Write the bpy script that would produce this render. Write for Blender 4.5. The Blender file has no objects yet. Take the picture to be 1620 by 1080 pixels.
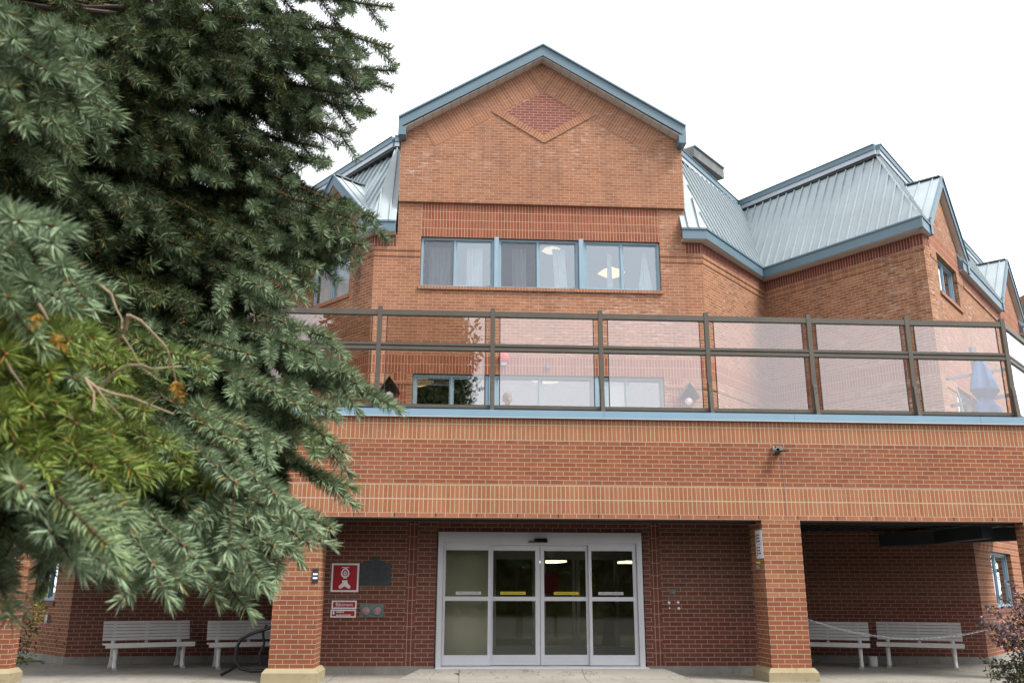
import bpy, math, random
import numpy as np
from mathutils import Vector
random.seed(7)
scene = bpy.context.scene
COL = scene.collection
R = math.radians
# ------------------------------------------------------------------ camera
PITCH, ROLL, YAW, FPX = 0.274494, 0.0036035, -0.0549922, 1399.5
EYE = Vector((0, -13.628, 1.27))
cp, sp, cy, sy = math.cos(PITCH), math.sin(PITCH), math.cos(YAW), math.sin(YAW)
FWD = Vector((-sy * cp, cy * cp, sp)); RT = Vector((cy, sy, 0)); UP = RT.cross(FWD)
cr, sr = math.cos(ROLL), math.sin(ROLL)
RT, UP = cr * RT + sr * UP, -sr * RT + cr * UP
cam_d = bpy.data.cameras.new('camera'); cam = bpy.data.objects.new('camera', cam_d); COL.objects.link(cam)
from mathutils import Matrix
cam.matrix_world = Matrix(((RT.x, UP.x, -FWD.x, EYE.x), (RT.y, UP.y, -FWD.y, EYE.y), (RT.z, UP.z, -FWD.z, EYE.z), (0, 0, 0, 1)))
cam_d.sensor_width = 36; cam_d.lens = FPX / 1620 * 36; cam_d.clip_end = 2000; cam_d.clip_start = .05
cam_d.dof.use_dof = True; cam_d.dof.focus_distance = 10.0; cam_d.dof.aperture_fstop = 9.0
scene.camera = cam
# ------------------------------------------------------------------ world and sun (bright overcast)
w = bpy.data.worlds.new('World'); scene.world = w; w.use_nodes = True
nt = w.node_tree; nt.nodes.clear()
SUN_EL, SUN_AZ = R(52), R(122)          # azimuth from +Y towards +X
sky = nt.nodes.new('ShaderNodeTexSky'); sky.sky_type = 'NISHITA'; sky.sun_disc = False
sky.sun_elevation = SUN_EL; sky.sun_rotation = SUN_AZ
hs = nt.nodes.new('ShaderNodeHueSaturation'); hs.inputs['Saturation'].default_value = .25
mx = nt.nodes.new('ShaderNodeMix'); mx.data_type = 'RGBA'; mx.inputs['Factor'].default_value = .8
bg = nt.nodes.new('ShaderNodeBackground'); ow = nt.nodes.new('ShaderNodeOutputWorld')
nt.links.new(sky.outputs[0], hs.inputs['Color']); nt.links.new(hs.outputs[0], mx.inputs[6])
mx.inputs[7].default_value = (8.4, 8.6, 8.9, 1)       # cloud layer
nt.links.new(mx.outputs[2], bg.inputs['Color']); bg.inputs['Strength'].default_value = .084
nt.links.new(bg.outputs[0], ow.inputs['Surface'])
sd = bpy.data.lights.new('sun', 'SUN'); sd.energy = 1.85; sd.angle = R(18); sd.color = (1, .965, .91)
so = bpy.data.objects.new('sun', sd); COL.objects.link(so)
sdir = Vector((math.sin(SUN_AZ) * math.cos(SUN_EL), math.cos(SUN_AZ) * math.cos(SUN_EL), math.sin(SUN_EL)))
so.rotation_euler = (-sdir).to_track_quat('-Z', 'Y').to_euler(); so.location = (10, -15, 20)
vs = scene.view_settings; vs.view_transform = 'Standard'; vs.look = 'None'; vs.gamma = 1; vs.use_curve_mapping = False
vs.exposure = 1.55
scene.cycles.max_bounces = 10; scene.cycles.diffuse_bounces = 2; scene.cycles.transparent_max_bounces = 24
# ------------------------------------------------------------------ materials
class N:
    """tiny node helper"""
    def __init__(s, name):
        s.m = bpy.data.materials.new(name); s.m.use_nodes = True; s.t = s.m.node_tree; s.t.nodes.clear()
        s.out = s.add('ShaderNodeOutputMaterial')
    def add(s, typ, **kw):
        n = s.t.nodes.new(typ)
        for k, v in kw.items(): setattr(n, k, v)
        return n
    def link(s, a, b): s.t.links.new(a, b)
    def val(s, inp, v):
        if isinstance(v, bpy.types.NodeSocket): s.link(v, inp)
        else: inp.default_value = v
    def math(s, op, a, b=0, c=0):
        n = s.add('ShaderNodeMath', operation=op); s.val(n.inputs[0], a); s.val(n.inputs[1], b)
        if len(n.inputs) > 2: s.val(n.inputs[2], c)
        return n.outputs[0]
    def mix(s, f, a, b, mode='MIX'):
        n = s.add('ShaderNodeMix', data_type='RGBA', blend_type=mode)
        s.val(n.inputs[0], f); s.val(n.inputs[6], c4(a)); s.val(n.inputs[7], c4(b)); return n.outputs[2]
    def noise(s, vec, scale, detail=3, rough=.55):
        n = s.add('ShaderNodeTexNoise'); n.inputs['Scale'].default_value = scale; n.inputs['Detail'].default_value = detail
        n.inputs['Roughness'].default_value = rough
        if vec is not None: s.link(vec, n.inputs['Vector'])
        return n.outputs[0]
    def ramp(s, f, a, b, lo=(0, 0, 0, 1), hi=(1, 1, 1, 1)):
        n = s.add('ShaderNodeMapRange'); s.val(n.inputs[0], f); n.inputs[1].default_value = a; n.inputs[2].default_value = b
        return n.outputs[0]
    def bsdf(s, color, rough=.8, metal=0, bump=None, bstr=.3, bdist=.01, spec=.5):
        p = s.add('ShaderNodeBsdfPrincipled'); s.val(p.inputs['Base Color'], c4(color)); s.val(p.inputs['Roughness'], rough)
        p.inputs['Metallic'].default_value = metal; p.inputs['Specular IOR Level'].default_value = spec
        if bump is not None:
            b = s.add('ShaderNodeBump'); b.inputs['Strength'].default_value = bstr; b.inputs['Distance'].default_value = bdist
            s.link(bump, b.inputs['Height']); s.link(b.outputs[0], p.inputs['Normal'])
        s.link(p.outputs[0], s.out.inputs['Surface']); return p
def c4(c):
    if isinstance(c, (tuple, list)) and len(c) == 3: return (*c, 1)
    return c

def brick(name, c1, c2, mortar, bw=.2, rh=.0677, off=.5, alt=None, bloom=.25, dark=.0, ms=.0052, rnd=.6, bias=0.0, stain=False):
    n = N(name); tc = n.add('ShaderNodeTexCoord'); uv = tc.outputs['UV']; pos = n.add('ShaderNodeNewGeometry').outputs['Position']
    def bt(a, b):
        t = n.add('ShaderNodeTexBrick'); t.offset = off; t.offset_frequency = 2; t.squash = 1
        n.link(uv, t.inputs['Vector']); t.inputs['Scale'].default_value = 1
        t.inputs['Brick Width'].default_value = bw; t.inputs['Row Height'].default_value = rh
        t.inputs['Mortar Size'].default_value = ms; t.inputs['Mortar Smooth'].default_value = .15; t.inputs['Bias'].default_value = bias
        n.val(t.inputs['Color1'], c4(a)); n.val(t.inputs['Color2'], c4(b)); t.inputs['Mortar'].default_value = c4(mortar); return t
    t = bt(c1, c2); col = t.outputs['Color']; fac = t.outputs['Fac']
    if alt:
        t2 = bt(alt[0], alt[1])
        sx = n.add('ShaderNodeSeparateXYZ'); n.link(uv, sx.inputs[0])
        par = n.math('FLOORED_MODULO', n.math('FLOOR', n.math('DIVIDE', sx.outputs[1], rh)), 2)
        if len(alt) > 2:      # banding only above a height
            par = n.math('MULTIPLY', par, n.math('GREATER_THAN', sx.outputs[1], alt[2]))
        col = n.mix(par, col, t2.outputs['Color'])
    nz = n.noise(pos, 1.1, 4); col = n.mix(n.ramp(nz, .3, .75), col, n.mix(1, col, (.80, .80, .82), 'MULTIPLY'))
    n2 = n.noise(pos, 55, 2); col = n.mix(n.math('MULTIPLY', n.ramp(n2, .3, .8), .35), col, n.mix(1, col, (.62, .58, .58), 'MULTIPLY'))
    # efflorescence streaks, stretched along the courses
    mp = n.add('ShaderNodeMapping'); mp.inputs['Scale'].default_value = (2.2, 2.2, 13); n.link(pos, mp.inputs['Vector'])
    n3 = n.noise(mp.outputs[0], 1.6, 5, .7); blf = n.math('MULTIPLY', n.ramp(n3, .535, .66), bloom)
    blf = n.math('MULTIPLY', blf, n.ramp(n.noise(pos, .55, 2), .44, .60))
    col = n.mix(blf, col, (.62, .50, .44))
    if dark:
        mp2 = n.add('ShaderNodeMapping'); mp2.inputs['Scale'].default_value = (3, 3, .35); n.link(pos, mp2.inputs['Vector'])
        col = n.mix(n.math('MULTIPLY', n.ramp(n.noise(mp2.outputs[0], 1, 4), .55, .8), dark), col, (.06, .05, .05))
    if stain:      # dark run-off streak on the left slanting wall
        sx = n.add('ShaderNodeSeparateXYZ'); n.link(pos, sx.inputs[0])
        dx_ = n.math('ADD', n.math('SUBTRACT', sx.outputs[0], -2.40), n.math('MULTIPLY', n.math('SUBTRACT', n.noise(pos, 5, 3), .5), .12))
        dm = n.math('MULTIPLY', n.ramp(n.math('ABSOLUTE', dx_), .13, .02), n.ramp(sx.outputs[2], 7.0, 8.1)); dm = n.math('MULTIPLY', dm, n.ramp(sx.outputs[1], 5.6, 5.4))
        col = n.mix(n.math('MULTIPLY', dm, n.ramp(n.noise(pos, 22, 4), .25, .6)), col, (.035, .032, .035))
    inv = n.math('SUBTRACT', 1, fac)
    n.bsdf(col, .88, 0, n.math('ADD', inv, n.math('MULTIPLY', n2, .3)), .55, .006, .25); return n.m

M = {}
M['brick_upper'] = brick('brick_upper', (.385, .170, .090), (.29, .120, .066), (.47, .34, .235), bloom=.6, rnd=1, dark=.35)
M['brick_wing'] = brick('brick_wing', (.37, .165, .084), (.225, .095, .050), (.47, .34, .23), bloom=.5, stain=True, dark=.25)
M['brick_red'] = brick('brick_red', (.32, .108, .048), (.25, .08, .037), (.43, .34, .25), bloom=.15)
M['brick_pillar'] = brick('brick_pillar', (.295, .098, .043), (.235, .072, .035), (.43, .34, .25), alt=((.37, .165, .078), (.32, .13, .06), .95), bloom=.1)
M['brick_shade'] = brick('brick_shade', (.19, .060, .040), (.145, .045, .031), (.33, .26, .21), alt=((.195, .092, .056), (.165, .074, .046), .95), bloom=.06)  # darker copy of the pillar brick, canopy shade put into its colour
M['soldier_shade'] = brick('soldier_shade', (.20, .062, .040), (.15, .046, .032), (.38, .30, .25), bw=.0677, rh=.2, off=0, bloom=.1)  # soldier courses with the same canopy shade in their colour
M['brick_diamond'] = brick('brick_diamond', (.27, .094, .066), (.22, .074, .053), (.50, .33, .27), bloom=.1)
M['soldier_orange'] = brick('soldier_orange', (.40, .165, .080), (.33, .125, .060), (.50, .42, .29), bw=.0677, rh=.21, off=0, bloom=.12, ms=.006)
M['soldier_tall'] = brick('soldier_tall', (.40, .165, .080), (.33, .125, .060), (.50, .42, .29), bw=.0677, rh=.243, off=0, bloom=.12, ms=.006)
M['brick_orange'] = brick('brick_orange', (.40, .155, .075), (.33, .12, .06), (.56, .43, .32), bloom=.1)
M['soldier_red'] = brick('soldier_red', (.31, .098, .048), (.235, .068, .036), (.50, .37, .26), bw=.0677, rh=.2, off=0, bloom=.12)
M['soldier_gable'] = brick('soldier_gable', (.385, .168, .090), (.30, .125, .068), (.48, .35, .25), bw=.0677, rh=.2, off=0, bloom=.3)
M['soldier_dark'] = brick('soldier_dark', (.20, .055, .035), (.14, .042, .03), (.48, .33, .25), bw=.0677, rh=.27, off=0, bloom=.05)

def plain(name, col, rough=.6, metal=0, var=.12, scale=6, bump=0, spec=.5):
    n = N(name); pos = n.add('ShaderNodeNewGeometry').outputs['Position']
    nz = n.noise(pos, scale, 4)
    cc = n.mix(n.ramp(nz, .3, .72), tuple(c * (1 - var) for c in col), tuple(min(1, c * (1 + var)) for c in col))
    n.bsdf(cc, rough, metal, n.noise(pos, scale * 12, 3) if bump else None, bump or .1, .004, spec); return n.m
M['trim_blue'] = plain('trim_blue', (.105, .168, .21), .45, 0, .06, 2)
M['cap_blue'] = plain('cap_blue', (.20, .315, .405), .4, 0, .05, 2)
M['window_blue'] = plain('window_blue', (.235, .335, .40), .45, 0, .05, 3)
M['roof_metal'] = plain('roof_metal', (.335, .385, .405), .6, 0, .07, 1.3)
M['flash_metal'] = plain('flash_metal', (.38, .42, .46), .4, .2, .05, 2)
M['soffit'] = plain('soffit', (.56, .50, .45), .7, 0, .05, 3)
M['aluminium'] = plain('aluminium', (.60, .60, .63), .38, .35, .03, 3)
M['alu_dark'] = plain('alu_dark', (.30, .32, .33), .45, .3, .04, 3)
M['bronze'] = plain('bronze', (.082, .070, .054), .5, .1, .1, 5)
M['steel_deck'] = plain('steel_deck', (.05, .062, .07), .55, .3, .15, 2)
M['duct'] = plain('duct', (.13, .135, .135), .5, .5, .25, 3)
M['dark_metal'] = plain('dark_metal', (.018, .02, .024), .5, .2, .2, 5)
M['black'] = plain('black', (.012, .012, .013), .5, 0, .1, 5)
M['white_paint'] = plain('white_paint', (.54, .52, .51), .5, 0, .08, 5)
M['white'] = plain('white', (.78, .78, .78), .5, 0, .03, 5)
M['sign_red'] = plain('sign_red', (.34, .006, .014), .45, 0, .04, 5)
M['plaque'] = plain('plaque', (.045, .055, .058), .5, .5, .2, 12)
M['green_box'] = plain('green_box', (.13, .18, .165), .55, .2, .2, 12)
M['pink_cap'] = plain('pink_cap', (.36, .20, .20), .6, 0, .15, 20)
M['room'] = plain('room', (.34, .34, .35), .9, 0, .1, 1)
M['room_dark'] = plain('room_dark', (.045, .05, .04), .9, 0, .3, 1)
M['lobby_paint'] = plain('lobby_paint', (.13, .13, .10), .8, 0, .3, 1)
M['beige_wall'] = plain('beige_wall', (.42, .41, .35), .9, 0, .08, 1)
M['fabric_blue'] = plain('fabric_blue', (.05, .15, .33), .85, 0, .15, 9)
M['grey_metal'] = plain('grey_metal', (.17, .18, .2), .5, .4, .1, 4)
M['yellow'] = plain('yellow', (.60, .48, .02), .6, 0, .1, 4)
M['pink_paper'] = plain('pink_paper', (.62, .05, .12), .8, 0, .05, 9)
M['yellow_paper'] = plain('yellow_paper', (.55, .52, .08), .8, 0, .05, 9)
M['alarm_red'] = plain('alarm_red', (.62, .03, .03), .4, 0, .05, 9)
M['skin'] = plain('skin', (.52, .27, .20), .6, 0, .1, 30)
M['hair'] = plain('hair', (.15, .13, .13), .8, 0, .25, 60)
M['maroon'] = plain('maroon', (.14, .02, .035), .9, 0, .2, 30)
M['trousers'] = plain('trousers', (.05, .055, .07), .9, 0, .2, 30)
M['lamp_hood'] = plain('lamp_hood', (.12, .12, .125), .5, .2, .15, 9)
M['hood_dark'] = plain('hood_dark', (.03, .03, .035), .5, .2, .15, 9)
M['concrete_trim'] = None
def concrete(name, a, b, sc=2.2, stain=(.10, .08, .05), sf=.5, joints=0):
    n = N(name); pos = n.add('ShaderNodeNewGeometry').outputs['Position']
    col = n.mix(n.ramp(n.noise(pos, sc, 5, .6), .3, .7), a, b)
    col = n.mix(n.math('MULTIPLY', n.ramp(n.noise(pos, sc * 2.3, 6, .75), .56, .72), sf), col, stain)
    if joints:
        t = n.add('ShaderNodeTexBrick'); t.offset = 0; n.link(pos, t.inputs['Vector']); t.inputs['Scale'].default_value = 1; t.inputs['Brick Width'].default_value = joints; t.inputs['Row Height'].default_value = joints
        t.inputs['Mortar Size'].default_value = .007; t.inputs['Mortar Smooth'].default_value = .3; col = n.mix(n.math('MULTIPLY', t.outputs['Fac'], .75), col, (.05, .045, .04))
        cr_ = n.math('ABSOLUTE', n.math('SUBTRACT', n.noise(pos, .8, 6, .6), .5)); col = n.mix(n.math('MULTIPLY', n.ramp(cr_, .004, .001), .7), col, (.06, .05, .045))
    g = n.noise(pos, 140, 2); col = n.mix(n.math('MULTIPLY', n.ramp(g, .4, .7), .3), col, n.mix(1, col, (.6, .6, .6), 'MULTIPLY'))
    n.bsdf(col, .92, 0, g, .35, .004, .2); return n.m
M['concrete'] = concrete('concrete', (.31, .29, .25), (.24, .22, .19), 1.1, (.13, .11, .08), .6, joints=1.9)
M['plinth'] = concrete('plinth', (.36, .30, .19), (.28, .23, .14), 2.6, (.07, .055, .035), .7)
M['base_grey'] = concrete('base_grey', (.30, .285, .255), (.20, .19, .17), 3, (.10, .09, .08), .6)
M['asphalt'] = concrete('asphalt', (.10, .092, .085), (.075, .07, .065), 3, (.045, .04, .035), .5)
M['grass'] = concrete('grass', (.10, .14, .03), (.06, .10, .02), 9, (.10, .07, .03), .5)
def vattr(name, rough=.6, spec=.4, trans=0.0):
    n = N(name); a = n.add('ShaderNodeAttribute', attribute_name='tint')
    p = n.bsdf(a.outputs['Color'], rough, 0, None, spec=spec)
    if trans:
        tr = n.add('ShaderNodeBsdfTranslucent'); n.link(a.outputs['Color'], tr.inputs['Color'])
        ms = n.add('ShaderNodeMixShader'); ms.inputs[0].default_value = trans
        n.link(p.outputs[0], ms.inputs[1]); n.link(tr.outputs[0], ms.inputs[2]); n.link(ms.outputs[0], n.out.inputs['Surface'])
    return n.m
M['needle'] = vattr('needle', .65, .12, .10)
M['leaf'] = vattr('leaf', .5, .4, .2)
M['twig'] = vattr('twig', .85, .2)
def bark():
    n = N('bark'); pos = n.add('ShaderNodeNewGeometry').outputs['Position']
    mp = n.add('ShaderNodeMapping'); mp.inputs['Scale'].default_value = (9, 9, 3); n.link(pos, mp.inputs['Vector'])
    z = n.noise(mp.outputs[0], 3, 5); n.bsdf(n.mix(z, (.05, .04, .032), (.16, .13, .11)), .9, 0, z, .8, .02, .2); return n.m
M['bark'] = bark()
def glass(name, k, tint=(1, 1, 1), refl=(1, 1, 1), ior=1.5, wob=0.0):
    n = N(name); f = n.add('ShaderNodeFresnel'); f.inputs[0].default_value = ior
    bf = n.add('ShaderNodeNewGeometry').outputs['Backfacing']
    fac = n.math('MINIMUM', n.math('MULTIPLY', n.math('MULTIPLY', f.outputs[0], k * 1.9), n.math('SUBTRACT', 1, bf)), .92)
    t = n.add('ShaderNodeBsdfTransparent'); t.inputs[0].default_value = c4(tint)
    g = n.add('ShaderNodeBsdfGlossy'); g.inputs['Roughness'].default_value = 0.0; g.inputs['Color'].default_value = c4(refl)
    if wob:
        pos = n.add('ShaderNodeNewGeometry').outputs['Position']
        b = n.add('ShaderNodeBump'); b.inputs['Strength'].default_value = wob; b.inputs['Distance'].default_value = .02
        n.link(n.noise(pos, 1.3, 2), b.inputs['Height']); n.link(b.outputs[0], g.inputs['Normal']); n.link(b.outputs[0], f.inputs['Normal'])
    ms = n.add('ShaderNodeMixShader'); n.link(fac, ms.inputs[0]); n.link(t.outputs[0], ms.inputs[1]); n.link(g.outputs[0], ms.inputs[2])
    n.link(ms.outputs[0], n.out.inputs['Surface']); return n.m
M['glass_rail'] = glass('glass_rail', 2.5, (.90, .87, .85), (1, .94, .94), 1.5)
M['glass_win'] = glass('glass_win', 3.6, (.86, .90, .90), (.84, .92, 1.0), 1.5, .02)
M['glass_clear'] = glass('glass_clear', 1.6, (.92, .94, .95), (.9, .95, 1.0), 1.5)
M['glass_door'] = glass('glass_door', 1.3, (.86, .86, .81), (.95, 1, .93), 1.5)
def screen():
    n = N('insect_screen'); t = n.add('ShaderNodeBsdfTransparent'); d = n.add('ShaderNodeBsdfDiffuse'); d.inputs[0].default_value = (.10, .09, .105, 1)
    ms = n.add('ShaderNodeMixShader'); ms.inputs[0].default_value = .22
    n.link(t.outputs[0], ms.inputs[1]); n.link(d.outputs[0], ms.inputs[2]); n.link(ms.outputs[0], n.out.inputs['Surface']); return n.m
M['screen'] = screen()
def sheer():
    n = N('sheer'); d = n.add('ShaderNodeBsdfDiffuse'); d.inputs[0].default_value = (.82, .84, .82, 1)
    tr = n.add('ShaderNodeBsdfTranslucent'); tr.inputs[0].default_value = (.8, .82, .8, 1)
    ms = n.add('ShaderNodeMixShader'); ms.inputs[0].default_value = .25
    n.link(d.outputs[0], ms.inputs[1]); n.link(tr.outputs[0], ms.inputs[2]); n.link(ms.outputs[0], n.out.inputs['Surface']); return n.m
M['sheer'] = sheer()
def emit(name, col, st):
    n = N(name); e = n.add('ShaderNodeEmission'); e.inputs[0].default_value = c4(col); e.inputs[1].default_value = st
    n.link(e.outputs[0], n.out.inputs['Surface']); return n.m
M['lamp_warm'] = emit('lamp_warm', (1, .62, .28), .55)
M['lamp_cream'] = emit('lamp_cream', (1, .80, .55), .30)
M['tube_light'] = emit('tube_light', (1, .9, .65), 2.6)
M['globe'] = plain('globe', (.75, .72, .72), .3, 0, .02, 5)

# ------------------------------------------------------------------ mesh helpers
class MB:
    def __init__(s): s.v = []; s.f = []; s.m = []; s.u = []; s.sm = []
    def face(s, pts, mi=0, uv=None, sm=False):
        i = len(s.v); s.v += [tuple(p) for p in pts]; s.f.append(list(range(i, i + len(pts)))); s.m.append(mi); s.sm.append(sm)
        if uv is None:      # planar UV from the dominant direction
            p0 = Vector(pts[0]); n = (Vector(pts[1]) - p0).cross(Vector(pts[2]) - p0)
            a = [abs(c) for c in n]
            if a[2] >= max(a[0], a[1]) * 1.5: uv = [(p[0], p[1]) for p in pts]
            else:
                d = Vector((-n.y, n.x, 0)); d = d.normalized() if d.length > 1e-9 else Vector((1, 0, 0))
                uv = [(Vector(p).dot(d), p[2]) for p in pts]
        s.u += list(uv)
    def box(s, lo, hi, mi=0):
        x0, y0, z0 = lo; x1, y1, z1 = hi
        P = [(x0, y0, z0), (x1, y0, z0), (x1, y1, z0), (x0, y1, z0), (x0, y0, z1), (x1, y0, z1), (x1, y1, z1), (x0, y1, z1)]
        for q in ((0, 1, 5, 4), (1, 2, 6, 5), (2, 3, 7, 6), (3, 0, 4, 7), (4, 5, 6, 7), (3, 2, 1, 0)): s.face([P[i] for i in q], mi)
        return s
    def hull8(s, P, mi=0):
        for q in ((0, 1, 5, 4), (1, 2, 6, 5), (2, 3, 7, 6), (3, 0, 4, 7), (4, 5, 6, 7), (3, 2, 1, 0)): s.face([P[i] for i in q], mi)
        return s
    def bar(s, a, b, w, h, up=(0, 0, 1), mi=0):
        a = Vector(a); b = Vector(b); d = (b - a).normalized(); up = Vector(up); sd = d.cross(up).normalized() * (w / 2); u = sd.cross(d).normalized() * (h / 2)
        P = [a - sd - u, a + sd - u, b + sd - u, b - sd - u, a - sd + u, a + sd + u, b + sd + u, b - sd + u]
        return s.hull8(P, mi)
    def tube(s, pts, r, n=8, mi=0, cap=True, sm=True):
        pts = [Vector(p) for p in pts]; rs = r if isinstance(r, (list, tuple)) else [r] * len(pts); rings = []
        ref = Vector((0, 0, 1))
        for i, p in enumerate(pts):
            d = (pts[min(i + 1, len(pts) - 1)] - pts[max(i - 1, 0)]).normalized()
            if abs(d.dot(ref)) > .95: ref = Vector((1, 0, 0))
            a = d.cross(ref).normalized(); b = a.cross(d).normalized(); ref = b
            rings.append([p + (a * math.cos(2 * math.pi * k / n) + b * math.sin(2 * math.pi * k / n)) * rs[i] for k in range(n)])
        for i in range(len(rings) - 1):
            for k in range(n):
                s.face([rings[i][k], rings[i][(k + 1) % n], rings[i + 1][(k + 1) % n], rings[i + 1][k]], mi, sm=sm)
        if cap: s.face(rings[0][::-1], mi); s.face(rings[-1], mi)
        return s
    def lathe(s, prof, c, ax=(0, 0, 1), n=20, mi=0, sm=True):
        ax = Vector(ax).normalized(); a = ax.orthogonal().normalized(); b = ax.cross(a); c = Vector(c)
        rings = [[c + ax * z + (a * math.cos(2 * math.pi * k / n) + b * math.sin(2 * math.pi * k / n)) * max(r, 1e-4) for k in range(n)] for r, z in prof]
        for i in range(len(rings) - 1):
            for k in range(n): s.face([rings[i][k], rings[i][(k + 1) % n], rings[i + 1][(k + 1) % n], rings[i + 1][k]], mi, sm=sm)
        return s
    def build(s, name, mats, parent=None, off=(0, 0, 0), merge=False):
        me = bpy.data.meshes.new(name); me.from_pydata(s.v, [], s.f); me.update()
        me.polygons.foreach_set('material_index', s.m); me.polygons.foreach_set('use_smooth', s.sm)
        ul = me.uv_layers.new(name='UVMap'); ul.data.foreach_set('uv', [c for q in s.u for c in q])
        for m in (mats if isinstance(mats, (list, tuple)) else [mats]): me.materials.append(M[m] if isinstance(m, str) else m)
        if merge:
            import bmesh
            bm = bmesh.new(); bm.from_mesh(me); bmesh.ops.remove_doubles(bm, verts=bm.verts, dist=1e-5); bm.to_mesh(me); bm.free()
        o = bpy.data.objects.new(name, me); COL.objects.link(o); o.parent = parent
        o.location = tuple(-Vector(off)) if parent is None or True else (0, 0, 0)
        return o

def tag(o, label=None, cat=None, group=None, kind=None):
    if label: o['label'] = label
    if cat: o['category'] = cat
    if group: o['group'] = group
    if kind: o['kind'] = kind
    return o
def empty(name, loc, label, cat, group=None, rz=0):
    o = bpy.data.objects.new(name, None); COL.objects.link(o); o.location = loc; o.rotation_euler = (0, 0, rz); o.empty_display_size = .2
    return tag(o, label, cat, group)

class Fr:
    """vertical wall frame: origin (x, y), direction along the wall as seen left to right, outward normal towards the viewer"""
    def __init__(s, p, q=None, d=None):
        s.p = Vector((p[0], p[1])); s.d = (Vector((q[0], q[1])) - s.p) if q is not None else Vector(d)
        s.L = s.d.length; s.d = s.d.normalized(); s.n = Vector((s.d.y, -s.d.x))
    def P(s, u, z, o=0.0):
        w = s.p + s.d * u + s.n * o; return Vector((w.x, w.y, z))
    def poly(s, mb, pts, front=0.0, back=-.25, mi=0, v0=0.0, u0=0.0, uvf=None):
        n = len(pts); F = [s.P(u, z, front) for u, z in pts]; B = [s.P(u, z, back) for u, z in pts]
        uvf = uvf or (lambda u, z: (u - u0, z - v0))
        mb.face(F, mi, [uvf(u, z) for u, z in pts])
        mb.face(B[::-1], mi, [uvf(u, z) for u, z in pts][::-1])
        for i in range(n):
            j = (i + 1) % n; du = pts[j][0] - pts[i][0]; dz = pts[j][1] - pts[i][1]
            t = front - back
            if abs(dz) > abs(du): uv = [(pts[i][0], pts[i][1] - v0), (pts[j][0], pts[j][1] - v0), (pts[j][0] + t, pts[j][1] - v0), (pts[i][0] + t, pts[i][1] - v0)]
            else: uv = [(pts[i][0] - u0, 0), (pts[j][0] - u0, 0), (pts[j][0] - u0, t), (pts[i][0] - u0, t)]
            mb.face([F[i], B[i], B[j], F[j]][::-1] if False else [F[j], F[i], B[i], B[j]], mi, [uv[1], uv[0], uv[3], uv[2]])
    def rect(s, mb, u0, u1, z0, z1, front=0.0, back=-.25, mi=0, v0=None, uu=0.0):
        if u1 - u0 < 1e-4 or z1 - z0 < 1e-4: return
        s.poly(mb, [(u0, z0), (u1, z0), (u1, z1), (u0, z1)], front, back, mi, z0 if v0 is None else v0, uu)
def text_mesh(body, size, P0, xdir, zdir, mat, name, parent, off, align='CENTER', depth=.001, fit=None):
    cu = bpy.data.curves.new('t', 'FONT'); cu.body = body; cu.size = size; cu.extrude = depth; cu.align_x = align; cu.align_y = 'CENTER'
    ob = bpy.data.objects.new('t', cu); COL.objects.link(ob)
    dg = bpy.context.evaluated_depsgraph_get(); dg.update(); me = bpy.data.meshes.new_from_object(ob.evaluated_get(dg))
    bpy.data.objects.remove(ob); bpy.data.curves.remove(cu)
    x = Vector(xdir).normalized(); z = Vector(zdir).normalized(); nn = x.cross(z); P0 = Vector(P0)
    xs = [v.co.x for v in me.vertices]; k = 1
    if fit and xs: k = fit / max(1e-6, max(xs) - min(xs))
    for v in me.vertices: c = v.co.copy(); v.co = P0 + x * c.x * k + z * c.y + nn * c.z
    me.name = name; me.materials.append(M[mat]); o = bpy.data.objects.new(name, me); COL.objects.link(o); o.parent = parent
    o.location = tuple(-Vector(off)); return o

# ------------------------------------------------------------------ setting: ground
def plate(name, pts, z, mat, thick=0, label=None):
    mb = MB()
    if thick:
        n = len(pts); T = [(x, y, z) for x, y in pts]; B = [(x, y, z - thick) for x, y in pts]
        mb.face(T); mb.face(B[::-1])
        for i in range(n): j = (i + 1) % n; mb.face([B[i], B[j], T[j], T[i]])
    else: mb.face([(x, y, z) for x, y in pts])
    o = mb.build(name, mat); tag(o, label, kind='structure'); return o
def ground_mesh():
    # gentle fall from the porch towards the drive, then level out to the horizon
    prof = [(-400, -.42), (-60, -.42), (-14, -.42), (-8, -.36), (-3, -.2), (-.3, -.02), (.2, -.02), (6, -.02), (60, -.02), (400, -.02)]
    xs = [-400, -60, -20, -10, 0, 10, 20, 60, 400]
    mb = MB()
    for i in range(len(prof) - 1):
        for j in range(len(xs) - 1):
            (y0, z0), (y1, z1) = prof[i], prof[i + 1]
            mb.face([(xs[j], y0, z0), (xs[j + 1], y0, z0), (xs[j + 1], y1, z1), (xs[j], y1, z1)])
    return mb.build('ground', 'asphalt')
tag(ground_mesh(), kind='structure')
plate('porch_pavement', [(-7.6, -.18), (9.9, -.18), (12.4, 2.6), (9.8, 6), (-7, 6), (-9.5, 1.6)], 0, 'concrete', .16)
plate('lawn', [(-9.5, 1.62), (-7.1, 4.6), (-11, 9), (-40, 9), (-40, 1.62)], .01, 'grass', .02)

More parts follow.
